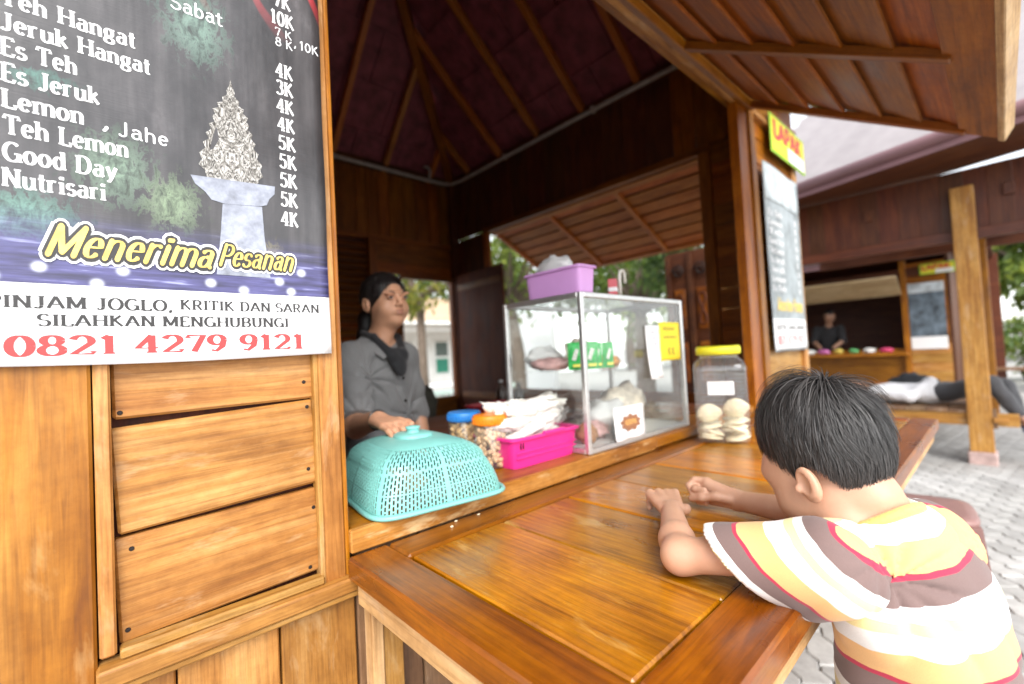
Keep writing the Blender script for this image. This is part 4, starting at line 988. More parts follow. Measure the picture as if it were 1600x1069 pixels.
# ================================================================ people: one smooth surface grown from joints
class SDF:
    def __init__(s, lo, hi, h):
        s.lo = np.array(lo, np.float32); s.h = h; s.n = np.ceil((np.array(hi) - s.lo) / h).astype(int) + 1
        s.F = np.full(s.n, .08, np.float32)
    def _sub(s, lo, hi):
        a = np.clip(np.floor((np.array(lo) - s.lo) / s.h).astype(int), 0, s.n); b = np.clip(np.ceil((np.array(hi) - s.lo) / s.h).astype(int) + 1, 0, s.n)
        if np.any(b <= a): return None
        g = [s.lo[i] + s.h * np.arange(a[i], b[i], dtype=np.float32) for i in range(3)]
        return (slice(a[0], b[0]), slice(a[1], b[1]), slice(a[2], b[2])), g[0][:, None, None], g[1][None, :, None], g[2][None, None, :]
    def _comb(s, sl, d, k, op):
        f = s.F[sl]
        if op == 'add':
            if k > 0: hh = np.clip(.5 + .5 * (f - d) / k, 0, 1); s.F[sl] = f * (1 - hh) + d * hh - k * hh * (1 - hh)
            else: s.F[sl] = np.minimum(f, d)
        else:      # carve away
            if k > 0: hh = np.clip(.5 - .5 * (f + d) / k, 0, 1); s.F[sl] = f * (1 - hh) - d * hh + k * hh * (1 - hh)
            else: s.F[sl] = np.maximum(f, -d)
    def cap(s, a, b, ra, rb=None, k=.012, op='add'):
        rb = ra if rb is None else rb; a = np.array(a, np.float32); b = np.array(b, np.float32); m = max(ra, rb) + .03 + k
        r = s._sub(np.minimum(a, b) - m, np.maximum(a, b) + m)
        if r is None: return s
        sl, x, y, z = r; ba = b - a; den = float(ba @ ba) + 1e-12
        t = np.clip(((x - a[0]) * ba[0] + (y - a[1]) * ba[1] + (z - a[2]) * ba[2]) / den, 0, 1)
        d = np.sqrt((x - a[0] - t * ba[0]) ** 2 + (y - a[1] - t * ba[1]) ** 2 + (z - a[2] - t * ba[2]) ** 2) - (ra + (rb - ra) * t)
        s._comb(sl, d, k, op); return s
    def ell(s, c, r, M=None, k=.015, op='add'):
        c = np.array(c, np.float32); R_ = np.array(M, np.float32) if M is not None else np.eye(3, dtype=np.float32)   # columns = local axes
        m = max(r) + .03 + k; q = s._sub(c - m, c + m)
        if q is None: return s
        sl, x, y, z = q; x = x - c[0]; y = y - c[1]; z = z - c[2]
        l = [x * R_[0, i] + y * R_[1, i] + z * R_[2, i] for i in range(3)]
        k0 = np.sqrt(sum((l[i] / r[i]) ** 2 for i in range(3))); k1 = np.sqrt(sum((l[i] / r[i] ** 2) ** 2 for i in range(3))) + 1e-9
        s._comb(sl, k0 * (k0 - 1) / k1, k, op); return s
    def plane(s, p, n):          # cut away the side the normal points to
        p = np.array(p, np.float32); n = np.array(n, np.float32); n /= np.linalg.norm(n)
        sl, x, y, z = s._sub(s.lo - 1, s.lo + 100)
        s.F = np.maximum(s.F, (x - p[0]) * n[0] + (y - p[1]) * n[1] + (z - p[2]) * n[2]); return s
    def wrinkle(s, amp, waves):
        sl, x, y, z = s._sub(s.lo - 1, s.lo + 100)
        for (kx, ky, kz, ph, w) in waves: s.F = s.F + (amp * w * np.sin(kx * x + ky * y + kz * z + ph + 1.3 * np.sin(.37 * kx * y + .41 * ky * z + .29 * kz * x))).astype(np.float32)
        return s
    def folds(s, c, n, amp, freq, spread, axis):
        # creases fanning out from c, dying away with distance
        sl, x, y, z = s._sub(s.lo - 1, s.lo + 100); n = Vector(n).normalized(); ax = Vector(axis).normalized(); b = n.cross(ax).normalized(); a2 = b.cross(n)
        dx, dy, dz = x - c[0], y - c[1], z - c[2]; u = dx * a2.x + dy * a2.y + dz * a2.z; v = dx * b.x + dy * b.y + dz * b.z; r = np.sqrt(dx * dx + dy * dy + dz * dz)
        w = np.exp(-(r / spread) ** 2); ang_ = np.arctan2(v, u + .02) * freq + 9 * r
        s.F = (s.F + amp * w * ((1 - np.abs(np.sin(ang_))) ** 1.5 - .45) * np.clip(r / .03, 0, 1)).astype(np.float32); return s
    def mesh(s, name, M=None):
        F = s.F; S = F < 0; n = s.n
        co = [(i, j, k) for i in (0, 1) for j in (0, 1) for k in (0, 1)]
        cut = lambda A, c: A[c[0]:n[0] - 1 + c[0], c[1]:n[1] - 1 + c[1], c[2]:n[2] - 1 + c[2]]
        cnt = np.zeros(tuple(n - 1), np.int8)
        for c in co: cnt += cut(S, c)
        act = (cnt > 0) & (cnt < 8); I = np.argwhere(act); idx = np.full(act.shape, -1, np.int32); idx[act] = np.arange(len(I))
        fv = {c: F[I[:, 0] + c[0], I[:, 1] + c[1], I[:, 2] + c[2]] for c in co}
        P = np.zeros((len(I), 3)); N_ = np.zeros(len(I))
        for a in co:
            for ax in range(3):
                if a[ax]: continue
                b = list(a); b[ax] = 1; b = tuple(b); fa, fb = fv[a], fv[b]; cr = (fa < 0) != (fb < 0)
                t = np.where(cr, fa / np.where(cr, fa - fb, 1), 0); q = np.tile(np.array(a, float), (len(I), 1)); q[:, ax] += t
                P += q * cr[:, None]; N_ += cr
        V = s.lo + s.h * (I + P / N_[:, None])
        quads = []
        for ax in range(3):
            u, v = [(1, 2), (2, 0), (0, 1)][ax]
            A = [slice(1, n[i] - 1) for i in range(3)]; A[ax] = slice(0, n[ax] - 1)
            B = list(A); B[ax] = slice(1, n[ax])
            sa, sb = S[tuple(A)], S[tuple(B)]
            E = np.argwhere(sa != sb); base = E.copy(); base[:, u] += 1; base[:, v] += 1
            inside = sa[tuple(E.T)]
            def cell(du, dv): c = base.copy(); c[:, u] -= du; c[:, v] -= dv; return idx[c[:, 0], c[:, 1], c[:, 2]]
            q = np.stack([cell(1, 1), cell(0, 1), cell(0, 0), cell(1, 0)], 1); q[~inside] = q[~inside][:, ::-1]; quads.append(q)
        Q = np.concatenate(quads)
        if M is not None:
            Mi = np.array(M.inverted()); V = V @ Mi[:3, :3].T + Mi[:3, 3]
        m = bpy.data.meshes.new(name); m.vertices.add(len(V)); m.vertices.foreach_set('co', V.astype(np.float32).ravel())
        m.loops.add(Q.size); m.loops.foreach_set('vertex_index', Q.astype(np.int32).ravel())
        m.polygons.add(len(Q)); m.polygons.foreach_set('loop_start', np.arange(0, Q.size, 4, dtype=np.int32))
        m.update(calc_edges=True); m.validate(); m.polygons.foreach_set('use_smooth', [True] * len(m.polygons)); return m
def skin(name, c, rough=.5):
    m, N, L, B = new_mat(name)
    tc = N.new('ShaderNodeTexCoord'); t = noise_n(N, L, tc.outputs['Object'], 26, 4, .6); t2 = noise_n(N, L, tc.outputs['Object'], 420, 2, .5)
    r = ramp(N, [(.3, (c[0] * .94, c[1] * .90, c[2] * .88)), (.7, (c[0] * 1.05, c[1] * 1.05, c[2] * 1.05))]); L.new(t.outputs[0], r.inputs[0]); L.new(r.outputs[0], B.inputs['Base Color'])
    B.inputs['Roughness'].default_value = rough; B.inputs['Subsurface Weight'].default_value = .12; B.inputs['Subsurface Radius'].default_value = (.012, .005, .003); B.inputs['Subsurface Scale'].default_value = 1
    bp = N.new('ShaderNodeBump'); bp.inputs['Strength'].default_value = .12; bp.inputs['Distance'].default_value = .001; L.new(t2.outputs[0], bp.inputs['Height']); L.new(bp.outputs[0], B.inputs['Normal'])
    return m
def cloth(name, c, ns=260, amt=.12, rough=.85):
    m = plain(name, c, rough, nscale=ns, namt=amt, bump=.2, sheen=.2); return m
def head_frame(fx, fy, pitch, roll=0.):
    F0 = Vector((fx, fy, 0)).normalized(); Z = Vector((0, 0, 1)); R0 = F0.cross(Z)
    F = F0 * math.cos(pitch) - Z * math.sin(pitch); U = Z * math.cos(pitch) + F0 * math.sin(pitch)
    R1 = R0 * math.cos(roll) + U * math.sin(roll); U1 = U * math.cos(roll) - R0 * math.sin(roll)
    return Matrix((R1, F, U1)).transposed()         # columns right, forward, up
def head_prims(S, c, M, s=1.0, woman=False, cran=((0, -.012, .022), (.071, .088, .076))):
    P = lambda x, y, z: c + M @ Vector((x, y, z)) * s
    E = lambda p, r, k=.015, op='add': S.ell(P(*p), [v * s for v in r], M, k * s, op)
    E(*cran, .0)
    E((0, .026, -.035), (.050 if woman else .057, .056, .062), .03); E((0, .048, -.078), (.030, .026, .022), .025)
    for sx in (-1, 1):
        E((sx * .032, .047, -.036), (.027, .027, .027), .02)                 # cheek
        E((sx * (.036 if woman else .046), .004, -.058), (.018, .032, .030), .03)                 # jaw
        E((sx * .031, .086, .002), (.017, .013, .011), .010, 'cut')          # eye socket
        E((sx * .030, .078, .018), (.024, .010, .007), .012)                 # brow ridge
        # ear
        E((sx * .075, -.008, -.014), (.008, .018, .027), .006); E((sx * .081, -.012, -.010), (.006, .016, .024), .004)
        E((sx * .087, -.008, -.010), (.0075, .010, .017), .003, 'cut'); E((sx * .083, .006, -.016), (.005, .005, .007), .003)
        E((sx * .030, .077, .0015), (.0125, .0095, .0075), .003)             # lidded eyeball
    if not woman:
        for sx in (-1, 1):
            E((sx * .040, .050, -.034), (.030, .036, .036), .02); E((sx * .047, .048, .018), (.022, .036, .040), .02)
    S.cap(P(0, .080, .012), P(0, .096 if woman else .088, -.022), .007 * s, .0095 * s, .010 * s)
    for sx in (-1, 1): E((sx * .0095, .088, -.026), (.007, .008, .006), .006)
    E((0, .077, -.050), (.022, .013, .010), .012); E((0, .085, -.0475), (.017, .006, .0042), .004); E((0, .084, -.0555), (.015, .006, .0048), .004)
    E((0, .0905, -.0512), (.020, .004, .0012), .002, 'cut')
def finger(S, pts, r0, r1, k=.004):
    n = len(pts) - 1
    for i in range(n):
        a = r0 + (r1 - r0) * i / n; b = r0 + (r1 - r0) * (i + 1) / n; S.cap(pts[i], pts[i + 1], a, b, k if i else .004)

# ---------------------------------------------------------------- the boy at the table
BOY = thing('person', 'boy in a striped short-sleeved shirt leaning on the table with both arms', 'person', (.90, .05, .03))
BO = Matrix.Translation((.90, .05, .03))
def bchild(name, m, mat, parent=BOY, M=None):
    o = obj(name, m, mat, parent); o.matrix_basis = (BO.inverted() @ (M if M is not None else Matrix.Identity(4))) if parent is BOY else (M if M is not None else Matrix.Identity(4))
    return o
SK_B = skin('boy skin', (.54, .31, .205), .5)
HB = Vector((.852, .193, .967)); MBH = head_frame(.40, .916, rad(24), rad(3)); sB = .98; CRAN = ((0, -.010, .048), (.0665, .079, .094))
S = SDF((.62, -.10, .0), (1.14, .64, 1.13), .0026)
head_prims(S, HB, MBH, sB, False, CRAN)
NB = Vector((.838, .132, .898)); LS = Vector((.735, .192, .872)); RS = Vector((.915, .105, .874))
LE = Vector((.697, .378, .830)); LW = Vector((.872, .484, .834)); RE = Vector((1.005, .235, .836)); RW = Vector((1.035, .415, .826))
skb = HB + MBH @ Vector((0, -.030, -.050))
S.cap(NB, skb, .038, .042, .022); S.cap(HB + MBH @ Vector((0, .01, -.06)), NB + Vector((.01, .03, .0)), .032, .032, .025)
TF = head_frame(.5, .866, rad(22))
S.cap(NB + Vector((0, 0, -.03)), LS, .034, .036, .03); S.cap(NB + Vector((0, 0, -.03)), RS, .034, .036, .03)
S.ell((.845, .110, .79), (.095, .068, .14), TF, .04); S.ell((.852, .100, .66), (.092, .070, .13), TF, .04); S.ell((.860, .085, .57), (.105, .085, .09), None, .04)
for a, e, w in ((LS, LE, LW), (RS, RE, RW)):
    S.cap(a, e, .034, .0255, .02)
    S.cap(e, e + (w - e) * .30, .0245, .0290, .022); S.cap(e + (w - e) * .28, w, .0290, .0205, .012)
# left hand: back of the hand up, fingers bent down on the table
d = (LW - LE).normalized(); sd_ = Vector((-d.y, d.x, 0))              # towards the little finger
kn = LW + Vector((.060, .052, .012))
for q, off in enumerate((.026, .009, -.009, -.025)):                  # little .. index
    S.cap(LW + sd_ * off * .55 + Vector((0, 0, .002)), kn + sd_ * off + Vector((-.006 * (q == 0), 0, -.004 * (q == 0))), .0120, .0094, .006)
for q, (off, L_) in enumerate(((.027, .72), (.009, .92), (-.009, 1.0), (-.025, .92))):
    k0 = kn + sd_ * off; sp_ = sd_ * (.003 if q == 0 else 0)
    finger(S, [k0, k0 + d * .024 * L_ + sp_ + Vector((0, 0, -.009)), k0 + d * .022 * L_ + sp_ + Vector((0, 0, -.029)), k0 + d * .002 * L_ + sp_ + Vector((0, 0, -.034))], .0078, .0064, .0015)
finger(S, [LW + d * .012 - sd_ * .014 + Vector((0, 0, -.006)), LW + d * .036 - sd_ * .028 + Vector((0, 0, -.010)), LW + d * .060 - sd_ * .032 + Vector((0, 0, -.016)), LW + d * .080 - sd_ * .026 + Vector((0, 0, -.020))], .0115, .0075, .006)
# right hand: on its edge, thumb and first finger closing to a ring
d = (RW - RE).normalized(); d = (d + Vector((-.22, .0, .02))).normalized(); sd_ = Vector((d.y, -d.x, 0))   # away from the body
up_ = Vector((0, 0, 1)); lf_ = -sd_
kn = RW + d * .066 + Vector((0, 0, .012))
for q, off in enumerate((-.020, -.006, .008, .020)): S.cap(RW + up_ * off * .4, kn + up_ * off - d * (.006 * (q == 0)), .0125, .0105, .010)
for q, (off, L_) in enumerate(((-.020, .75), (-.006, .92), (.009, 1.0), (.022, 1.0))):
    k0 = kn + up_ * off + sd_ * .004
    if q < 3: finger(S, [k0, k0 + d * .022 * L_ + lf_ * .008, k0 + d * .018 * L_ + lf_ * .030 * L_, k0 - d * .004 + lf_ * .032 * L_], .0085, .0068, .003)
    else: finger(S, [k0, k0 + d * .026 + up_ * .002 + lf_ * .008, k0 + d * .036 - up_ * .010 + lf_ * .020, k0 + d * .026 - up_ * .022 + lf_ * .028], .0085, .0066, .003)
finger(S, [RW + d * .012 + lf_ * .012 + up_ * .004, RW + d * .040 + lf_ * .026 + up_ * .010, RW + d * .066 + lf_ * .034 + up_ * .006, RW + d * .090 + lf_ * .032 + up_ * .000], .0115, .0072, .006)
for sx, hx in ((-1, .805), (1, .920)):
    hip = Vector((hx, .065 + .02 * -sx, .57)); kne = Vector((hx - .004, .058, .33)); ank = Vector((hx, .018, .085))
    S.cap(hip, kne, .062, .044, .03); S.cap(kne, ank, .044, .028, .02); S.ell((hx + .004, .052, .048), (.031, .085, .024), None, .02)
bchild('body', S.mesh('body'), SK_B)
# shirt
def stripe_mat(name, period, phase):
    m, N, L, B = new_mat(name); tc = N.new('ShaderNodeTexCoord'); sp_ = N.new('ShaderNodeSeparateXYZ'); L.new(tc.outputs['Object'], sp_.inputs[0])
    nz = noise_n(N, L, tc.outputs['Object'], 14, 2)
    z = math_n(N, L, 'ADD', sp_.outputs[2], math_n(N, L, 'MULTIPLY', math_n(N, L, 'SUBTRACT', nz.outputs[0], .5), .012))
    fr = math_n(N, L, 'FRACT', math_n(N, L, 'ADD', math_n(N, L, 'DIVIDE', z, period), phase))
    WH, YE, OR, RD, BR_ = (.80, .79, .77), (.82, .72, .36), (.80, .46, .19), (.46, .03, .07), (.19, .125, .115)
    r = ramp(N, [(0, BR_), (.215, RD), (.262, OR), (.545, WH), (.76, YE), (.875, WH)], 'CONSTANT'); L.new(fr, r.inputs[0])
    t2 = noise_n(N, L, tc.outputs['Object'], 900, 2); fib = ramp(N, [(.3, (.86, .86, .86)), (.7, (1, 1, 1))]); L.new(t2.outputs[0], fib.inputs[0])
    L.new(mixc(N, L, r.outputs[0], fib.outputs[0], 1, 'MULTIPLY'), B.inputs['Base Color']); B.inputs['Roughness'].default_value = .9; B.inputs['Sheen Weight'].default_value = .15
    bp = N.new('ShaderNodeBump'); bp.inputs['Strength'].default_value = .25; bp.inputs['Distance'].default_value = .0012; L.new(t2.outputs[0], bp.inputs['Height']); L.new(bp.outputs[0], B.inputs['Normal'])
    return m
W1 = [(31, 17, 9, .3, .5), (-22, 40, 13, 1.7, .4), (9, -15, 52, 2.1, .35), (60, 35, -40, .9, .25), (-75, 62, 30, 3.3, .16)]
S = SDF((.62, -.10, .44), (1.06, .36, .98), .0038)
S.ell((.843, .112, .80), (.110, .082, .125), TF, 0); S.cap(NB + Vector((-.005, -.004, -.024)), LS + Vector((0, 0, -.004)), .044, .045, .04); S.cap(NB + Vector((.005, -.004, -.024)), RS + Vector((0, 0, -.004)), .044, .046, .04)
S.ell((.853, .100, .66), (.110, .090, .15), TF, .05); S.ell((.862, .088, .53), (.120, .102, .14), TF, .06)
S.wrinkle(.0035, W1); S.folds((.76, .10, .84), (-.5, -.85, .1), .011, 5, .13, (.6, -.3, -.7)); S.folds((.90, .04, .70), (.3, -.95, 0), .007, 4, .14, (0, 0, 1)); S.folds((.80, .03, .60), (-.3, -.9, 0), .008, 4, .13, (.3, 0, 1))
S.cap(NB + Vector((.004, .012, -.012)), skb + Vector((-.02, .06, .03)), .050, .066, .006, 'cut')
S.plane((0, 0, .475), (0, 0, -1))
ax = (NB - Vector((.860, .085, .55))).normalized(); axx = Vector((.866, -.5, 0)); axx = (axx - ax * axx.dot(ax)).normalized()
MS = Matrix((axx, ax.cross(axx), ax)).transposed().to_4x4(); MS.translation = NB
SH = bchild('shirt', S.mesh('shirt', MS), stripe_mat('striped jersey', .128, .55), BOY, MS)
MSi = MS.inverted()
def sleeve(a, e, lo, hi, pc, n, drop, ph):
    S = SDF(lo, hi, .0036); v = (e - a).normalized(); n = n.normalized()
    S.cap(a - v * .0, a + v * .17, .043, .046, 0); S.cap(a + drop * .6, a + v * .13 + drop, .046, .044, .04); S.cap(a - v * .01 + drop * 1.2, a + v * .06 + drop * 2.0, .040, .036, .04)
    S.wrinkle(.003, W1); S.folds(a + Vector((.02, -.03, -.02)), (-.6, -.4, .6), .005, 4, .12, v); S.plane(pc, n); S.cap(a + v * .03, a + v * .3, .041, .038, .004, 'cut') if False else None
    z = -n; x = Vector((1, 0, 0)); x = (x - z * x.dot(z)).normalized(); M = Matrix((x, z.cross(x), z)).transposed().to_4x4(); M.translation = pc
    m = S.mesh('sleeve', M); o = obj('sleeve', m, stripe_mat('striped sleeve', .098, ph), SH); o.matrix_basis = MSi @ M; return o
sleeve(LS, LE, (.60, .04, .74), (.84, .42, .96), Vector((.722, .318, .865)), Vector((-.10, .66, -.74)), Vector((.012, -.020, -.024)), .86)
sleeve(RS, RE, (.80, -.02, .74), (1.10, .32, .96), Vector((.98, .19, .865)), Vector((.45, .70, -.55)), Vector((-.01, -.01, -.02)), .86)
# collar: a ribbed band around the neck
cn = (skb - NB).normalized(); cpt = NB + Vector((.003, .010, -.002)) + cn * .0; u1 = axx; v1 = cn.cross(u1).normalized()
loop = [cpt + u1 * .057 * math.cos(t) + v1 * .060 * math.sin(t) + cn * (-.006 * math.cos(2 * t) + .012) for t in [2 * math.pi * k / 40 for k in range(40)]]
o = obj('collar', mesh('collar', *tube_geo(loop, .0075, 8, True), smooth=True), cloth('orange collar rib', (.78, .46, .14)), SH); o.matrix_basis = MSi
# shorts
S = SDF((.70, -.10, .30), (1.06, .22, .64), .005)
S.ell((.862, .085, .57), (.115, .096, .09), None, 0)
for sx, hx in ((-1, .805), (1, .920)): S.cap((hx, .064, .56), (hx, .060, .34), .076, .078, .03)
S.plane((0, 0, .36), (0, 0, -1)); S.plane((0, 0, .61), (0, 0, 1))
bchild('shorts', S.mesh('shorts'), cloth('dark blue shorts', (.03, .04, .09)))
# hair: cap plus strands flowing from the crown
def hair_mat(name, c, rough=.34):
    m, N, L, B = new_mat(name); ge = N.new('ShaderNodeNewGeometry')
    r = ramp(N, [(0, tuple(v * .5 for v in c)), (.6, c), (1, tuple(v * 2.0 for v in c))]); L.new(ge.outputs['Random Per Island'], r.inputs[0]); L.new(r.outputs[0], B.inputs['Base Color'])
    B.inputs['Roughness'].default_value = rough; B.inputs['Specular IOR Level'].default_value = .45
    return m
M_HAIR = hair_mat('black hair', (.046, .043, .042), .5)
def boy_hair():
    c0 = Vector(CRAN[0]) * sB; r = Vector(CRAN[1]) * sB
    A = Vector((.06, -.46, .88)).normalized(); X = Vector((1, 0, 0)); X = (X - A * X.dot(A)).normalized(); Y = A.cross(X)
    def pt(th, ph, lift):
        dv = A * math.cos(th) + (X * math.cos(ph) + Y * math.sin(ph)) * math.sin(th)
        t = 1 / math.sqrt((dv.x / r.x) ** 2 + (dv.y / r.y) ** 2 + (dv.z / r.z) ** 2); n = Vector((dv.x / r.x ** 2, dv.y / r.y ** 2, dv.z / r.z ** 2)).normalized()
        return c0 + dv * t + n * lift, n
    def zlim(p):
        y = p.y
        K = [(-.12, -.085), (-.075, -.085), (-.052, -.080), (-.036, -.050), (-.026, -.002), (-.006, .016), (.008, .004), (.020, -.004), (.032, .008), (.052, .026), (.075, .034), (.12, .038)]
        for i in range(len(K) - 1):
            if K[i][0] <= y <= K[i + 1][0]: f = (y - K[i][0]) / (K[i + 1][0] - K[i][0]); return K[i][1] + f * (K[i + 1][1] - K[i][1])
        return K[0][1] if y < 0 else K[-1][1]
    # cap
    V, F = [], []; nr, npz = 26, 72
    for j in range(nr + 1):
        for i in range(npz):
            ph = 2 * math.pi * i / npz
            th = .02; step = .03
            while th < 2.9:
                p, _ = pt(th, ph, .004)
                if p.z < zlim(p) + .008: break
                th += step
            p, n = pt(max(.02, th * j / nr), ph, .006 * (1 - .8 * (j / nr) ** 4)); V.append(p)
    for j in range(nr):
        for i in range(npz): l = (i + 1) % npz; F.append([j * npz + i, (j + 1) * npz + i, (j + 1) * npz + l, j * npz + l])
    F.append(list(range(npz)))
    # strands
    SV, SF = [], []; rn = random.Random(3)
    for s in range(20000):
        ph = rn.uniform(0, 2 * math.pi); th0 = math.acos(1 - rn.random() * (1 - math.cos(2.25)))
        p, n = pt(th0, ph, 0)
        if p.z < zlim(p) - .002: continue
        short = max(0.0, min(1, (-p.z - .01) / .05)) if p.y < -.02 else 0
        L_ = rn.uniform(.046, .072) * (1 - .55 * short); ns = 7
        cl = mnoise.noise(Vector((math.cos(ph) * 2.2, math.sin(ph) * 2.2, th0 * 2.5))) ; cl2 = mnoise.noise(Vector((math.cos(ph) * 9, math.sin(ph) * 9, th0 * 5)))
        swirl = .20 * cl + .22 * cl2 + rn.gauss(0, .035) + .10
        lift0 = .004; lift1 = (rn.uniform(.006, .013) + .011 * max(0, min(1, (p.z - .05) / .06))) * (1 - .5 * short) + .004 * cl2
        cow = th0 < .30; P = []; jz = rn.uniform(-.006, .010) if p.y < .03 else rn.uniform(-.004, .004)
        for k in range(ns):
            t = k / (ns - 1); th = th0 + t * L_ / .080; phk = ph + swirl * t * t / max(.45, math.sin(min(th, 1.6)))
            lf = lift0 + (lift1 - lift0) * math.sin(min(1, t * 1.25) * math.pi / 2)
            if cow and rn is not None: lf += (.30 - th0) * .10 * t * (1.3 - .7 * t)
            q, n = pt(th, phk, lf)
            if q.z < zlim(q) - (.006 if q.y > .03 else .0) - .004 * cl2 + jz: break
            P.append((q, n))
        if len(P) < 3: continue
        b = len(SV); w0 = rn.uniform(.00045, .00085); m_ = len(P); ex = rn.uniform(-.5, .5)
        for k, (q, n) in enumerate(P):
            tg = (P[min(k + 1, m_ - 1)][0] - P[max(k - 1, 0)][0]).normalized(); sd2 = (n.cross(tg) + n * ex).normalized(); w = w0 * (1 - .75 * k / (m_ - 1))
            SV += [q - sd2 * w, q + sd2 * w]
        for k in range(m_ - 1): SF.append([b + 2 * k, b + 2 * k + 1, b + 2 * k + 3, b + 2 * k + 2])
    Mh = MBH.to_4x4(); Mh.translation = HB
    hp = bchild('hair', mesh('hair', V, F, True), plain('scalp hair', (.012, .011, .011), .5), BOY, Mh)
    st = obj('hair_strands', mesh('hair_strands', SV, SF, True), M_HAIR, hp); st['kind'] = 'stuff'
boy_hair()

# ---------------------------------------------------------------- the woman behind the counter
WO = thing('person', 'woman in a grey shirt with tied-back hair standing behind the counter', 'person', (.84, 1.70, .19))
WB = Matrix.Translation((.84, 1.70, .19)).inverted()
def wchild(name, m, mat, parent=WO, M=None):
    o = obj(name, m, mat, parent); Mm = M if M is not None else Matrix.Identity(4); o.matrix_basis = (WB @ Mm) if parent is WO else Mm; return o
SK_W = skin('woman skin', (.56, .30, .185), .45)
HW = Vector((.856, 1.640, 1.408)); MW = head_frame(.06, -.998, rad(-2), rad(-3)); sW = 1.05
S = SDF((.46, 1.00, .18), (1.16, 1.92, 1.56), .0045)
NW = Vector((.835, 1.675, 1.255)); RSW = Vector((.700, 1.640, 1.190)); LSW = Vector((.968, 1.716, 1.192))
REW = Vector((.632, 1.445, .965)); RWW = Vector((.583, 1.195, 1.010)); LEW = Vector((1.02, 1.72, .94)); LWW = Vector((1.00, 1.60, .72))
skw = HW + MW @ Vector((0, -.03, -.055)) * sW
S.cap(NW, skw, .042, .040, .03)
S.cap(NW - Vector((0, 0, .03)), RSW, .05, .05, .04); S.cap(NW - Vector((0, 0, .03)), LSW, .05, .05, .04)
TW = head_frame(.26, -.966, 0)
S.ell((.838, 1.695, 1.09), (.125, .072, .15), TW, .04); S.ell((.84, 1.70, .90), (.115, .072, .15), TW, .05); S.ell((.842, 1.705, .76), (.135, .095, .13), TW, .05)
S.cap(RSW, REW, .046, .038, .03); S.cap(REW, RWW, .037, .025, .02); S.cap(LSW, LEW, .046, .038, .03); S.cap(LEW, LWW, .037, .025, .02)
d = (RWW - REW).normalized(); d = Vector((d.x + .25, d.y, -.12)).normalized(); sdv = Vector((-d.y, d.x, 0)).normalized()
kn = RWW + d * .075
for off in (-.028, -.010, .010, .027):
    S.cap(RWW + sdv * off * .5, kn + sdv * off, .014, .0115, .012)
    finger(S, [kn + sdv * off, kn + sdv * off * 1.1 + d * .032 + Vector((0, 0, -.006)), kn + sdv * off * 1.1 + d * .052 + Vector((0, 0, -.018)), kn + sdv * off + d * .062 + Vector((0, 0, -.030))], .0092, .0072, .004)
finger(S, [RWW + d * .015 + sdv * .016, RWW + d * .045 + sdv * .042, RWW + d * .072 + sdv * .050, RWW + d * .095 + sdv * .048], .012, .008, .006)
S.ell(LWW + Vector((0, -.03, -.06)), (.022, .035, .06), None, .02)
for sx in (-1, 1):
    hx = .842 + sx * .075; S.cap((hx, 1.70, .74), (hx, 1.69, .50), .08, .06, .03); S.cap((hx, 1.69, .5), (hx, 1.71, .26), .06, .04, .02); S.ell((hx, 1.66, .225), (.04, .11, .03), None, .03)
wb = wchild('body', S.mesh('body'), SK_W)
# head finer than the rest so that the face holds its features, grown as one with the neck
S = SDF(HW - Vector((.13, .15, .24)), HW + Vector((.13, .15, .13)), .0028)
head_prims(S, HW, MW, sW, True); S.cap(NW + Vector((0, 0, -.02)), skw, .044, .041, .025); S.cap(HW + MW @ Vector((0, .01, -.06)) * sW, NW + Vector((0, -.03, .0)), .036, .036, .03)
wchild('head', S.mesh('head'), SK_W)
hm = MW.to_4x4(); hm.translation = HW
M_EYE = plain('eye white', (.42, .38, .34), .2); M_IRIS = plain('dark iris', (.012, .008, .006), .15); M_LIP = plain('lips', (.38, .17, .12), .4); M_BROW = plain('dark brow', (.02, .014, .012), .7)
Pw = lambda x, y, z: Vector((x, y, z)) * sW
for sx in (-1, 1):
    wchild('eye', mesh('eye', *blob_geo(.0095, .004, .0036, 14, 8, 0), smooth=True), M_EYE, WO, hm @ Matrix.Translation(Pw(sx * .030, .0855, .0005)))
    wchild('iris', mesh('iris', *blob_geo(.0044, .003, .0040, 12, 8, 0), smooth=True), M_IRIS, WO, hm @ Matrix.Translation(Pw(sx * .030 + .002, .0885, .0008)))
    wchild('eyelid', mesh('eyelid', *tube_geo([Pw(sx * .030 - .011 + .0022 * k, .0855 + .0035 * math.sin(k / 10 * math.pi), .0018 + .0034 * math.sin(k / 10 * math.pi)) for k in range(11)], .0013, 6), smooth=True), M_BROW, WO, hm)
    wchild('eyebrow', mesh('eyebrow', *tube_geo([Pw(sx * (.014 + .0036 * k), .0885 - .0011 * k * k * .12, .0175 + .005 * math.sin(k / 9 * math.pi)) for k in range(10)], [.0010 + .0014 * math.sin((k + 1) / 11 * math.pi) for k in range(10)], 6), smooth=True), M_BROW, WO, hm)
wchild('lip', mesh('lip', *blob_geo(.019, .0055, .0042, 16, 8, 0), smooth=True), M_LIP, WO, hm @ Matrix.Translation(Pw(0, .0870, -.0470)))
wchild('lip', mesh('lip', *blob_geo(.016, .0055, .0046, 16, 8, 0), smooth=True), M_LIP, WO, hm @ Matrix.Translation(Pw(0, .0860, -.0560)))
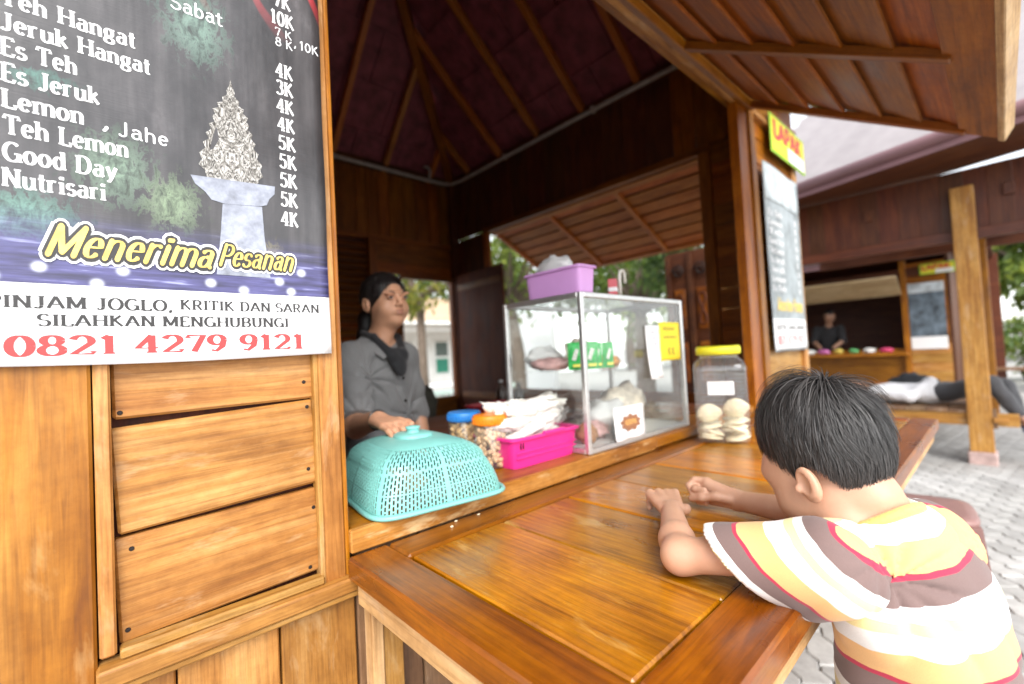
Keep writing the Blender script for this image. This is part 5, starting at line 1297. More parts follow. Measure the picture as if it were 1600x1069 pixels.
# hair: swept back, ponytail over the right shoulder blade
def stranded(name, c):
    m, N, L, B = new_mat(name); tc = N.new('ShaderNodeTexCoord'); mp_ = N.new('ShaderNodeMapping'); mp_.inputs['Scale'].default_value = (320, 26, 120); L.new(tc.outputs['Object'], mp_.inputs[0])
    t = noise_n(N, L, mp_.outputs[0], 1, 3); r = ramp(N, [(.3, tuple(v * .5 for v in c)), (.7, tuple(v * 2 for v in c))]); L.new(t.outputs[0], r.inputs[0]); L.new(r.outputs[0], B.inputs['Base Color']); B.inputs['Roughness'].default_value = .38
    bp = N.new('ShaderNodeBump'); bp.inputs['Strength'].default_value = .7; bp.inputs['Distance'].default_value = .002; L.new(t.outputs[0], bp.inputs['Height']); L.new(bp.outputs[0], B.inputs['Normal']); return m
S = SDF(HW - Vector((.22, .16, .34)), HW + Vector((.16, .22, .15)), .0035)
Hl = lambda x, y, z: HW + MW @ Vector((x, y, z)) * sW
S.ell(Hl(0, -.018, .026), [v * sW for v in (.0785, .094, .084)], MW, 0)
S.ell(Hl(0, .097, -.034), [v * sW for v in (.063, .086, .092)], MW, .010, 'cut'); S.ell(Hl(0, .055, -.10), [v * sW for v in (.085, .07, .07)], MW, .010, 'cut')
for sx in (-1, 1): S.ell(Hl(sx * .085, -.008, -.024), [v * sW for v in (.020, .022, .030)], MW, .006, 'cut')
S.ell(Hl(0, -.10, -.005), (.030, .028, .030), MW, .02)
tail = [Hl(0, -.108, -.005), Hl(.012, -.135, -.05), Hl(.030, -.130, -.12), Hl(.040, -.115, -.20)]
for i in range(3): S.cap(tail[i], tail[i + 1], [.026, .032, .030][i], [.032, .030, .014][i], .02)
wh = wchild('hair', S.mesh('hair', hm), stranded('dark tied hair', (.008, .006, .006)), WO, hm)
rn = random.Random(8); SV, SF = [], []; er = Vector((.0785, .094, .084)) * sW; ec = Vector((0, -.018, .026)) * sW
for i in range(4200):
    a = rn.uniform(-2.1, 2.1); ds = Vector((math.sin(a) * .95, .62 - .18 * abs(a) + rn.gauss(0, .05), math.cos(a) * .80)).normalized(); de = Vector((rn.gauss(0, .12), -1, -.25 + rn.gauss(0, .12))).normalized()
    t0 = rn.uniform(-.02, .55) if i % 3 else rn.uniform(-.06, .05); t1 = min(1, t0 + rn.uniform(.3, .55)); lf = rn.uniform(1.00, 1.03) + (.05 if rn.random() < .03 else 0); P = []
    for k in range(7):
        t = t0 + (t1 - t0) * k / 6; dv = ds.lerp(de, t).normalized(); P.append(ec + Vector((dv.x * er.x, dv.y * er.y, dv.z * er.z)) * (lf if k else min(lf, 1.005)))
    b = len(SV); w = rn.uniform(.0010, .0020)
    for k, q in enumerate(P):
        tg = (P[min(k + 1, 6)] - P[max(k - 1, 0)]).normalized(); sd2 = (q - ec).cross(tg).normalized(); SV += [q - sd2 * w * (1 - .1 * k), q + sd2 * w * (1 - .1 * k)]
    for k in range(6): SF.append([b + 2 * k, b + 2 * k + 1, b + 2 * k + 3, b + 2 * k + 2])
for i in range(46):      # loose hairs over the temples and the forehead
    sx = rn.choice((-1, 1)); x0 = sx * rn.uniform(.01, .062); P = [Vector((x0 + sx * .010 * t + rn.gauss(0, .002), .078 - abs(x0) * .75 + .010 * math.sin(t * 3), .078 - abs(x0) * .35 - t * rn.uniform(.02, .055))) * sW for t in (0, .25, .5, .75, 1)]
    b = len(SV)
    for k, q in enumerate(P): SV += [q + Vector((-.0008, 0, 0)), q + Vector((.0008, 0, 0))]
    for k in range(4): SF.append([b + 2 * k, b + 2 * k + 1, b + 2 * k + 3, b + 2 * k + 2])
st = obj('hair_strands', mesh('hair_strands', SV, SF, True), hair_mat('woman hair', (.014, .010, .009), .55), wh); st['kind'] = 'stuff'
# shirt, collar, black face mask hanging under the chin, trousers
M_GREY = cloth('grey cotton shirt', (.19, .19, .19), 320, .14)
S = SDF((.52, 1.36, .62), (1.14, 1.86, 1.30), .0045)
S.ell((.838, 1.69, 1.09), (.150, .102, .175), TW, 0); S.ell((.84, 1.70, .90), (.142, .100, .17), TW, .06); S.ell((.842, 1.705, .74), (.172, .128, .15), TW, .06)
S.cap(NW - Vector((0, 0, .035)), RSW, .048, .052, .04); S.cap(NW - Vector((0, 0, .035)), LSW, .048, .052, .04)
S.cap(RSW, RSW + (REW - RSW) * .92, .054, .054, .03); S.cap(LSW, LEW, .054, .050, .03)
S.cap(RSW + (REW - RSW) * .80, RSW + (REW - RSW) * .98, .061, .061, .006)
S.wrinkle(.0042, W1); S.folds(RSW + Vector((.05, -.08, -.10)), (.2, -1, 0), .014, 5, .16, (.3, 0, -1)); S.folds((.93, 1.60, .98), (.2, -1, 0), .012, 4, .18, (0, 0, 1)); S.folds(REW + Vector((.02, .05, .05)), (-.3, -1, 0), .012, 5, .12, (0, 0, 1))
S.cap(NW + Vector((0, -.01, .0)), NW + Vector((.02, -.08, .10)), .052, .075, .006, 'cut'); S.plane((0, 0, .66), (0, 0, -1))
v = (REW - RSW).normalized(); pc = RSW + v * .285
sl, x, y, z = S._sub(S.lo - 1, S.lo + 100)
dd = (x - pc.x) * v.x + (y - pc.y) * v.y + (z - pc.z) * v.z; arm = np.sqrt((x - pc.x) ** 2 + (y - pc.y) ** 2 + (z - pc.z) ** 2)
S.F = np.where((arm < .12) & (x < .72), np.maximum(S.F, dd), S.F).astype(np.float32)
shw = wchild('shirt', S.mesh('shirt'), M_GREY)
fW = Vector((.26, -.966, 0)); rW = Vector((-.966, -.26, 0))
for sx in (-1, 1):
    P = [NW + rW * sx * .050 + fW * -.035 + Vector((0, 0, .022)), NW + rW * sx * .060 + fW * .015 + Vector((0, 0, .015)), NW + rW * sx * .048 + fW * .060 + Vector((0, 0, -.012)), NW + rW * sx * .036 + fW * .092 + Vector((0, 0, -.055))]
    V, F = [], []
    for i, p in enumerate(P):
        o_ = (rW * sx * .030 + Vector((0, 0, -.026))) * [1, 1.15, 1.2, .7][i]; V += [p, p + o_, p + o_ + Vector((0, 0, -.003)) - fW * .003, p - fW * .006]
    for i in range(3):
        for k in range(4): l = (k + 1) % 4; F.append([i * 4 + k, i * 4 + l, i * 4 + 4 + l, i * 4 + 4 + k])
    F += [[3, 2, 1, 0], [12, 13, 14, 15]]
    o = obj('collar', mesh('collar', V, F, False), M_GREY, shw); o.matrix_basis = Matrix.Identity(4)
for i in range(5):
    p = NW + fW * (.132 - .006 * abs(i - 1)) + Vector((0, 0, -.15 - .085 * i)); 
    o = obj('button', mesh('button', *lathe_geo([(.006, 0), (.006, .003), (.004, .004)], 12)), M_IRIS, shw); o.matrix_basis = Matrix.Translation(p) @ fW.to_track_quat('Z', 'Y').to_matrix().to_4x4()
S = SDF(NW - Vector((.13, .20, .17)), NW + Vector((.13, .10, .10)), .004)
m0 = NW + fW * .105 + Vector((0, 0, -.075))
S.ell(m0, (.042, .018, .045), TW, 0); S.ell(m0 + Vector((0, 0, -.035)) + fW * .012, (.026, .014, .034), TW, .02)
for sx in (-1, 1):
    S.cap(m0 + rW * sx * .03 + Vector((0, 0, .015)), NW + rW * sx * .062 + fW * .045 + Vector((0, 0, .012)), .017, .012, .02); S.cap(NW + rW * sx * .062 + fW * .045 + Vector((0, 0, .012)), NW + rW * sx * .058 - fW * .02 + Vector((0, 0, .032)), .012, .010, .01)
wchild('neck_scarf', S.mesh('neck_scarf'), cloth('black cloth', (.012, .012, .014)), WO)
S = SDF((.62, 1.52, .19), (1.06, 1.90, .80), .006)
S.ell((.842, 1.705, .74), (.165, .12, .10), TW, 0)
for sx in (-1, 1): S.cap((.842 + sx * .075, 1.70, .74), (.842 + sx * .075, 1.71, .24), .09, .065, .04)
wchild('trousers', S.mesh('trousers'), cloth('black trousers', (.02, .02, .025)))
tube_o = obj('bracelet', mesh('bracelet', *tube_geo([RWW + (Vector((0, 0, 1)) * math.cos(t) + sdv * math.sin(t)) * .027 for t in [k * .3142 for k in range(20)]], .003, 6, True), smooth=True), plain('dark bracelet', (.08, .08, .08), .3, .9), WO); tube_o.matrix_basis = WB
# ================================================================ surroundings
M_LEAFS = {}
def leaf_mat(name, c):
    m, N, L, B = new_mat(name); out = N['Material Output']; ge = N.new('ShaderNodeNewGeometry'); N.remove(B)
    r = ramp(N, [(0, tuple(v * .55 for v in c)), (.5, c), (1, (min(1, c[0] * 1.9), min(1, c[1] * 1.5), c[2] * 1.2))]); L.new(ge.outputs['Random Per Island'], r.inputs[0])
    d = N.new('ShaderNodeBsdfDiffuse'); t = N.new('ShaderNodeBsdfTranslucent'); g = N.new('ShaderNodeBsdfGlossy'); g.inputs['Roughness'].default_value = .45; g.inputs[0].default_value = (.5, .5, .5, 1)
    L.new(r.outputs[0], d.inputs[0]); hh = N.new('ShaderNodeHueSaturation'); hh.inputs['Value'].default_value = 1.6; hh.inputs['Hue'].default_value = .485; L.new(r.outputs[0], hh.inputs['Color']); L.new(hh.outputs[0], t.inputs[0])
    m1 = N.new('ShaderNodeMixShader'); m1.inputs[0].default_value = .45; L.new(d.outputs[0], m1.inputs[1]); L.new(t.outputs[0], m1.inputs[2])
    m2 = N.new('ShaderNodeMixShader'); m2.inputs[0].default_value = .06; L.new(m1.outputs[0], m2.inputs[1]); L.new(g.outputs[0], m2.inputs[2]); L.new(m2.outputs[0], out.inputs[0]); return m
M_BARK = plain('grey brown bark', (.16, .12, .09), .9, nscale=18, namt=.45, bump=.6)
LEAF_GEO = ([(0, 0, 0), (.22, .30, .03), (.20, .62, .02), (0, 1, -.06), (-.20, .62, .02), (-.22, .30, .03)], [[0, 1, 2, 3], [0, 3, 4, 5]])
def tree(name, label, loc, h, tr, crown, nclump, nleaf, leaf, col, seed, group=None, droop=.3, cat='tree'):
    """crown = (centre height, rx, ry, rz); limbs reach every clump, leaves scatter round it"""
    rn = random.Random(seed); t = thing(name, label, cat, loc, group)
    ch, rx, ry, rz = crown; mb = MB(); fork = Vector((rn.uniform(-.1, .1), rn.uniform(-.1, .1), ch - rz * .75))
    mb.add(*tube_geo([(0, 0, -.05), fork * .5 + Vector((rn.uniform(-.1, .1), rn.uniform(-.1, .1), 0)), fork], [tr * 1.25, tr, tr * .75], 9))
    cl = []
    for i in range(nclump):
        while True:
            v = Vector((rn.uniform(-1, 1), rn.uniform(-1, 1), rn.uniform(-1, 1)))
            if .15 < v.length < 1: break
        c = Vector((v.x * rx, v.y * ry, ch + v.z * rz)); cl.append(c)
        if i < 16: mid = fork.lerp(c, .5) + Vector((0, 0, .12 * rz)); mb.add(*tube_geo([fork, mid, c], [tr * .42, tr * .22, tr * .07], 6))
    mb.build('trunk', M_BARK, t, True)
    if col not in M_LEAFS: M_LEAFS[col] = leaf_mat('leaf %.2f %.2f' % (col[0], col[1]), col)
    V, F = [], []; per = nleaf // nclump; base = np.array(LEAF_GEO[0])
    for c in cl:
        cr = rn.uniform(.22, .42) * (rx + ry + rz) / 3
        for k in range(per):
            v = Vector((rn.gauss(0, .5), rn.gauss(0, .5), rn.gauss(0, .38))) * cr; p = c + v
            s = leaf * rn.uniform(.6, 1.25); e = Euler((rn.uniform(-1.2, .4) - droop, rn.uniform(-.6, .6), rn.uniform(0, 6.283))).to_matrix(); b = len(V)
            for q in LEAF_GEO[0]: V.append(tuple(p + e @ Vector(q) * s))
            F += [[i + b for i in f] for f in LEAF_GEO[1]]
    cro = obj('crown', mesh('crown', V, F), M_LEAFS[col], t); cro['kind'] = 'stuff'
    return t
G1, G2, G3 = (.085, .16, .030), (.13, .20, .04), (.075, .14, .040)
tree('mango_tree', 'leafy tree seen over the lilac box through the side opening', (6.9, 7.3, 0), 5.5, .16, (3.4, 2.0, 2.0, 1.5), 22, 2300, .19, G2, 1, 'trees round the yard')
tree('mango_tree', 'dark leafy tree behind the display case outside the kiosk', (8.8, 5.3, 0), 5.5, .18, (3.1, 2.1, 2.0, 1.6), 22, 2600, .19, G1, 2, 'trees round the yard')
tree('mango_tree', 'green tree between the neighbouring stall and the side opening', (7.6, 3.6, 0), 5, .14, (3.1, 1.3, 1.1, 1.1), 16, 1700, .17, G3, 3, 'trees round the yard')
tree('guava_tree', 'thin pale tree with hanging yellow-green leaves outside the back window', (5.05, 8.2, 0), 4.5, .10, (3.05, 1.4, 1.2, .75), 16, 900, .20, (.16, .19, .03), 5, 'trees round the yard')
for i, (x, y, c, s) in enumerate(((16, 21, 5.2, 3.6), (22, 14, 5, 3.8), (24, 8, 4.8, 3.6), (27, 3.2, 5, 3.6), (24, -1.2, 4.0, 2.6), (4, 26, 5, 3.8), (30, -5, 5, 3.5), (12, 27, 5, 3.6), (-6, 24, 5, 4))):
    tree('shade_tree', ['big shade tree left behind the white house', 'big shade tree right behind the white house', 'tall tree far behind the side opening', 'tall tree far behind the neighbouring stall', 'round tree at the right edge of the yard', 'tree far left behind the kiosk', 'tree beyond the right edge of the yard', 'tree straight behind the white house', 'tree far behind the kiosk on the left'][i], (x, y, 0), 9, .28, (c, s, s, s * .75), 24, 3600, .42, (G1, G2, G3)[i % 3], 40 + i, 'trees far behind the yard')
tag(box('boundary_wall', (10.4, 10.6, 1.25), (.18, 2.6, 2.5), M_WPAP, b=.01), 'white wall standing outside behind the left end of the display case', 'wall')
# --- shrubs and a low hedge at the right edge of the yard
for i, (x, y, s) in enumerate(((14.5, .55, .8), (15.5, -.35, .9), (13.5, -.9, .6), (16.5, 1.2, 1.0))):
    tree('shrub', ['bushy shrub just right of the pavilion post', 'bushy shrub at the right edge of the picture', 'low shrub in front of the others at the right edge', 'tall shrub behind the pavilion post'][i], (x, y, 0), 1.5, .05, (s * .95, s, s, s * .7), 12, 1500, .15, (G3, G2, G1, G2)[i], 70 + i, 'shrubs at the right edge', cat='shrub')
# --- white house behind
M_WALL = plain('white wall paint', (.74, .74, .72), .9, nscale=3, namt=.06); M_GRN = plain('green shutter paint', (.02, .20, .13), .6); M_PANE = plain('window pane', (.10, .13, .12), .15); M_RTILE = plain('pale roof tile', (.50, .36, .24), .9, nscale=5, namt=.35, bump=.5)
WH_ = thing('white_house', 'white house with a veranda and green shutters beyond the back window', 'house', (10.5, 17, 0))
def hb(name, c, s, mat, parent=None, b=.01): o = box(name, (c[0] - 10.5, c[1] - 17, c[2]), s, mat, parent or WH_, b=b); return o
hb('wall', (10.5, 19.6, 1.6), (12, .2, 3.2), M_WALL); hb('floor', (10.5, 18, .05), (12, 3.4, .1), M_WALL)
for x in (8.2, 10.5, 12.9, 15.2): hb('column', (x, 17.1, 1.25), (.17, .17, 2.4), M_WALL)
hb('beam', (10.5, 17.1, 2.53), (12, .2, .2), M_WALL)
for x in (8.6, 11.0, 13.1):
    w = hb('window', (x, 19.46, 1.25), (.95, .08, 1.75), M_WALL)
    for dz, mt in ((.42, M_PANE), (-.42, M_GRN)): obj('pane', cbox(.74, .09, .72, .005, mt), mt, w, Matrix(((0, 0, -1, -dz), (0, 1, 0, -.01), (1, 0, 0, 0), (0, 0, 0, 1))))
mb = MB(); mb.add(*poly_prism([(0, 0), (4.5, 1.7), (4.5, 1.78), (0, .08)], 13)); rf = mb.build('roof', M_RTILE, WH_, M=Matrix(((0, -1, 0, 6.5), (1, 0, 0, -.55), (0, 0, 1, 2.72), (0, 0, 0, 1))))
for i in range(34):
    q = obj('eave_scallop', cbox(.34, .03, .12, .01, M_WALL), M_WALL, WH_, Matrix.Translation((-6.3 + i * .38, -.62, 2.72)))
for i in range(30): obj('tile_row', cbox(4.7, .11, .05, .015, M_RTILE), M_RTILE, WH_, Matrix.Translation((-6.2 + i * .43, 1.75, 3.66)) @ Matrix(((0, -1, 0, 0), (.935, 0, -.353, 0), (.353, 0, .935, 0), (0, 0, 0, 1))))
fn = thing('balustrade', 'low pale green balustrade fence outside the back window', 'fence', (4.2, 7.3, 0))
M_PGR = plain('pale green paint', (.52, .66, .60), .8, nscale=6, namt=.08)
mb = MB(); mb.cbox((.9, 0, .54), (3.4, .10, .06)); mb.build('top_rail', M_PGR, fn); mb = MB(); mb.cbox((.9, 0, .06), (3.4, .10, .1)); mb.build('bottom_rail', M_PGR, fn)
bal = mesh('baluster', *lathe_geo([(.022, 0), (.03, .04), (.02, .09), (.034, .2), (.022, .32), (.03, .37), (.022, .41)], 10), smooth=True); bal.materials.append(M_PGR)
for i in range(26): obj('baluster', bal, None, fn, Matrix.Translation((-.72 + i * .13, 0, .105)))
bg = pillow('hand_bag', 'dark olive handbag hanging at the back window beside the woman', 'bag', (1.66, 2.72, .80), (.10, .06, .15), plain('olive canvas', (.035, .032, .022), .8, nscale=30, namt=.4, bump=.5), (0, .1, -.4), 31)
bg.location = (1.66, 2.72, .845)
# stool under the bag so that it rests on something
stl = thing('side_table', 'narrow dark table against the back of the kiosk under the handbag', 'table', (1.72, 2.78, .19))
mb = MB(); mb.cbox((0, 0, .49), (.5, .4, .03)); mb.build('table_top', W_DEEP, stl)
for sx in (-.2, .2):
    for sy in (-.15, .15): mb = MB(); mb.cbox((sx, sy, .24), (.04, .04, .47)); mb.build('leg', W_DEEP, stl)
# --- carved panel of the neighbouring stall seen through the side opening
cp = thing('carved_screen', 'dark carved wooden screen standing right outside the side opening', 'screen', (4.6, 2.17, 0), rot=(0, 0, rad(90)))
mb = MB(); mb.cbox((0, 0, 1.08), (.52, .04, 2.16)); mb.build('screen_board', W_DEEP, cp)
for sx in (-.24, 0, .24): mb = MB(); mb.cbox((sx, .03, 1.08), (.05, .03, 2.1)); mb.build('screen_stile', W_DEEP, cp)
for sx in (-.12, .12):
    for z0 in (.45, 1.0, 1.55):
        mb = MB(); mb.cbox((sx, .026, z0), (.11, .02, .42), b=.02); mb.build('carved_panel', W_DARK, cp)
        obj('carving', mesh('carving', *tube_geo([(sx + .035 * math.sin(a * 2), .04, z0 + .16 * math.cos(a)) for a in [k * .2618 for k in range(24)]], .009, 6, True), smooth=True), W_DEEP, cp)
    obj('scroll', mesh('scroll', *tube_geo([(sx + .07 * (1 - k / 30) * math.cos(k * .42), .05, 1.95 + .07 * (1 - k / 30) * math.sin(k * .42)) for k in range(24)], .010, 6), smooth=True), M_NAIL, cp)
# --- pavilion with a wooden platform on the right
PV_ = thing('pavilion', 'open wooden pavilion with a white sheet roof and a low platform', 'pavilion', (5.65, .18, 0))
PO = Matrix.Translation((-5.65, -.18, 0))
def pbox(name, c, s, mat, parent=None, **k): o = box(name, c, s, mat, parent or PV_, **k); o.matrix_basis = PO @ o.matrix_basis; return o
def pboard(*a, **k): o = board(*a, **k); o.matrix_basis = PO @ o.matrix_basis; return o
W_PAV = wood('sun bleached pavilion post', (.34, .15, .05), (.50, .27, .095), (.62, .38, .16), .6, .6, 0, .35, .15, .3, .2)
M_FOOT = plain('worn pink concrete foot', (.48, .34, .31), .9, nscale=14, namt=.3, bump=.3)
for x, y in ((5.65, .18), (5.65, 2.35), (8.1, .16), (8.1, 3.1)):
    pbox('post', (x, y, 1.28), (.15, .15, 2.3), W_PAV if x < 6 else W_POST, b=.006); pbox('post_foot', (x, y, .066), (.18, .18, .13), M_FOOT, b=.01)
pbox('platform_beam', (5.65, .90, .405), (.065, 1.9, .105), W_PAV); pbox('platform_beam', (8.05, .90, .405), (.065, 1.9, .105), W_PAV)
pbox('wedge', (5.60, .09, .42), (.03, .03, .17), W_GREY); pbox('wedge', (5.575, .055, .41), (.03, .09, .04), W_PAV)
for i in range(11): pbox('platform_board', (6.85, .30 + i * .15, .473), (2.5, .143, .026), W_GREY)
W_PV2 = wood('brown pavilion boards', (.065, .020, .010), (.11, .036, .017), (.16, .058, .026), .5, .8, 0, .3, .35)
for i in range(14): pbox('gable_board', (5.74 + .004 * (i % 2), -.35 + i * .150, 2.30), (.022, .154, .62), W_PV2)
pbox('tie_beam', (5.70, .72, 2.02), (.07, 2.2, .09), W_PV2); pbox('tie_beam', (8.1, .72, 2.25), (.07, 2.2, .12), W_PV2)
for y in (-.1, .85, 1.75): pbox('tie_beam', (6.9, y, 2.36), (2.4, .07, .1), W_PV2)
# eave: fascia, gutter and corrugated sheets
ea, eb = Vector((3.95, -2.6, 2.60)), Vector((5.58, 2.2, 2.60)); ed = (eb - ea).normalized(); en = Vector((ed.y, -ed.x, 0))   # away from the kiosk
M_FAS = plain('dusty maroon fascia', (.24, .13, .14), .55, nscale=5, namt=.12); M_ROOFW = plain('pale pinkish roof tile', (.36, .33, .335), .6, nscale=4, namt=.12)
pboard('fascia', ea + Vector((0, 0, .065)), eb + Vector((0, 0, .065)), .13, .02, M_FAS, PV_, up=en); pboard('soffit', ea + en * .42 + Vector((0, 0, .035)), eb + en * .42 + Vector((0, 0, .035)), .80, .012, W_PV2, PV_, up=(0, 0, 1))
obj('gutter', mesh('gutter', *tube_geo([ea - en * .02 + Vector((0, 0, .10)) - Vector((5.65, .18, 0)), eb - en * .02 + Vector((0, 0, .10)) - Vector((5.65, .18, 0))], .05, 12), smooth=True), M_FAS, PV_)
slopev = (en + Vector((0, 0, .80))).normalized(); nrm = ed.cross(slopev); nrm = nrm if nrm.z > 0 else -nrm
for i in range(13):      # rows of pale roof tiles, each lapping the row below
    p0 = slopev * (.13 + i * .26) + Vector((0, 0, .16)) + nrm * .02
    pboard('roof_row', ea + p0, eb + p0, .30, .05, M_ROOFW, PV_, up=(nrm - slopev * .3).normalized(), bev=.006)
pboard('roof_deck', ea + slopev * 1.75 + Vector((0, 0, .04)), eb + slopev * 1.75 + Vector((0, 0, .04)), 3.4, .02, W_PV2, PV_, up=nrm)
# --- neighbouring stall further back
ST = thing('food_stall', 'far dark wooden food stall with a raised cream shutter', 'stall', (10, 1.7, 0))
SO = Matrix.Translation((-10, -1.7, 0))
def sbox(name, c, s, mat, **k): o = box(name, c, s, mat, ST, **k); o.matrix_basis = SO @ o.matrix_basis; return o
sbox('back_wall', (12.4, 1.9, 1.3), (.05, 3.8, 2.6), W_PV2); sbox('side_wall', (11.2, 3.8, 1.3), (2.4, .05, 2.6), W_PV2); sbox('side_wall', (11.2, .55, 1.3), (2.4, .05, 2.6), W_PV2)
for i in range(6): sbox('front_plank', (10.0, .82, .1 + i * .15 + .07), (.03, .50, .145), W_PAV)
for i in range(9): sbox('front_plank', (10.02, .82, 1.0 + i * .15 + .07), (.03, .50, .145), W_POST)
for i in range(6): sbox('front_plank', (10.03, 2.45, .1 + i * .14 + .07), (.03, 2.7, .136), W_POST)
sbox('counter', (9.85, 2.4, .86), (.55, 2.7, .05), W_POST); sbox('stall_post', (9.98, 1.09, 1.2), (.08, .08, 2.4), W_POST)
sbox('header', (10.0, 2.1, 2.20), (.08, 3.6, .12), W_PV2); sbox('fascia', (9.35, 2.0, 2.42), (.03, 4.2, .10), M_FAS)
mb = MB(); mb.add(*poly_prism([(0, 0), (2.6, 1.1), (2.6, 1.13), (0, .03)], 4.4)); mb.build('roof', M_ROOFW, ST, M=SO @ Matrix.Translation((9.3, -.2, 2.47)))
o = board('shutter', (9.72, 1.12, 1.98), (9.72, 3.7, 1.98), .55, .03, wood('cream shutter', (.50, .36, .20), (.62, .48, .30), (.70, .57, .40), .6, .6), ST, up=(.55, 0, 1)); o.matrix_basis = SO @ o.matrix_basis
sbox('ceiling', (11.2, 1.9, 2.55), (2.4, 3.7, .04), W_PV2); sbox('stall_floor', (11.2, 1.9, .03), (2.4, 3.4, .06), M_GROUND)
sb3 = thing('menu_banner', 'small far banner on the stall front beside its opening', 'banner', (9.96, .82, .92), rot=(0, 0, rad(-90)))
for nm, z0, z1, mt in (('white_panel', 0, .2, M_WPAP), ('picture_panel', .2, .92, plain('far banner print', (.10, .13, .16), .5, nscale=7, namt=.9)), ('header_panel', .92, 1.08, plain('far banner head', (.5, .55, .58), .5, nscale=8, namt=.4))):
    mb = MB(); mb.cbox((0, 0, (z0 + z1) / 2), (.44, .006, z1 - z0 - .001), b=.0005); mb.build(nm, mt, sb3)
lapak('stall_sign', 'small yellow sign far back under the pavilion roof', Matrix.Translation((9.90, .66, 2.12)) @ Matrix.Rotation(rad(-90), 4, 'Z'), 'yellow stall signs', .42, .17)
# goods on the far counter
cols = [((.6, .05, .15), 'red'), ((.7, .7, .68), 'white'), ((.1, .35, .12), 'green'), ((.65, .5, .1), 'yellow'), ((.55, .15, .4), 'purple'), ((.7, .72, .7), 'pale grey'), ((.08, .2, .5), 'blue'), ((.6, .3, .1), 'orange')]
for i, (c, n) in enumerate(cols):
    pillow('goods_packet', n + ' packet on the far stall counter', 'packet', (9.78, 1.35 + i * .22, .925), (.07, .09, .045), plain('goods ' + n, c, .5, nscale=20, namt=.3), (0, 0, i * .7), 60 + i, 'packets on the far stall counter')
# --- person in a dark shirt in the far stall
S = SDF((10.02, 1.95, .78), (10.62, 2.6, 1.78), .010); hc = Vector((10.28, 2.22, 1.60)); mh = head_frame(-.9, -.4, rad(25))
head_prims(S, hc, mh, 1.08); S.cap((10.33, 2.25, 1.42), hc + Vector((.03, .01, -.06)), .05, .05, .03); S.ell((10.36, 2.27, 1.20), (.10, .18, .22), None, .05); S.ell((10.36, 2.27, .95), (.10, .16, .2), None, .05)
S.cap((10.34, 2.07, 1.36), (10.22, 2.02, 1.12), .05, .04, .03); S.cap((10.22, 2.02, 1.12), (10.08, 2.14, 1.0), .04, .03, .02); S.cap((10.34, 2.45, 1.36), (10.22, 2.48, 1.12), .05, .04, .03); S.cap((10.22, 2.48, 1.12), (10.08, 2.36, 1.0), .04, .03, .02)
for sy in (2.18, 2.36): S.cap((10.36, sy, .9), (10.36, sy, .79), .07, .06, .03)
fp = thing('person', 'person in a black shirt working in the far stall', 'person', (10.36, 2.27, .06)); FO = Matrix.Translation((-10.36, -2.27, -.06))
o = obj('body', S.mesh('body'), skin('far skin', (.36, .2, .13)), fp); o.matrix_basis = FO
S = SDF((10.05, 1.9, .06), (10.62, 2.62, 1.48), .012); S.ell((10.36, 2.27, 1.20), (.12, .20, .23), None, 0); S.ell((10.36, 2.27, .95), (.12, .18, .2), None, .05); S.cap((10.34, 2.07, 1.36), (10.22, 2.02, 1.12), .062, .055, .03); S.cap((10.34, 2.45, 1.36), (10.22, 2.48, 1.12), .062, .055, .03)
for sy in (2.18, 2.36): S.cap((10.36, sy, .85), (10.36, sy, .12), .085, .06, .03)
o = obj('clothes', S.mesh('clothes'), cloth('black clothes', (.015, .015, .018)), fp); o.matrix_basis = FO
S = SDF(hc - Vector((.14, .14, .12)), hc + Vector((.14, .14, .16)), .008); S.ell(hc + mh @ Vector((0, -.018, .03)), (.08, .098, .086), mh, 0); S.ell(hc + mh @ Vector((0, .09, -.04)), (.085, .085, .09), mh, .01, 'cut')
o = obj('hair', S.mesh('hair'), M_HAIR if False else plain('far hair', (.012, .01, .01), .5), fp); o.matrix_basis = FO
# --- person resting on the platform: white shirt, grey trousers, legs over the edge
lp = thing('person', 'person in a white shirt and grey trousers lying on the pavilion platform', 'person', (6.05, .45, .49)); LO = Matrix.Translation((-6.05, -.45, -.49))
hc = Vector((6.12, 1.16, .60)); mh = Matrix(((1, 0, 0), (0, 0, 1), (0, 1, 0))); mh = Matrix((Vector((1, 0, 0)), Vector((0, 0, 1)), Vector((0, 1, 0)))).transposed()
hipc = Vector((6.05, .42, .60))
S = SDF((5.62, -.22, .10), (6.42, 1.36, .96), .011)
head_prims(S, hc, mh, 1.08); S.cap(hc + Vector((0, -.08, -.02)), (6.1, .98, .58), .05, .05, .03); S.ell((6.08, .80, .58), (.17, .20, .085), None, .04); S.ell((6.05, .55, .585), (.15, .2, .085), None, .05)
legs = [((5.98, .40, .60), (5.86, .10, .70), (5.84, -.07, .40)), ((6.14, .40, .60), (6.06, .02, .66), (6.04, -.08, .34))]
for a, b_, c in legs: S.cap(a, b_, .075, .055, .03); S.cap(b_, c, .052, .034, .02); S.ell((c[0] - .05, c[1] - .02, c[2] - .035), (.095, .036, .026), None, .02)
S.cap((5.92, .92, .60), (5.84, .66, .56), .045, .038, .03); S.cap((5.84, .66, .56), (5.98, .50, .70), .036, .028, .02); S.cap((6.26, .92, .60), (6.32, .66, .56), .045, .038, .03); S.cap((6.32, .66, .56), (6.14, .52, .70), .036, .028, .02)
o = obj('body', S.mesh('body'), skin('resting skin', (.36, .2, .13)), lp); o.matrix_basis = LO
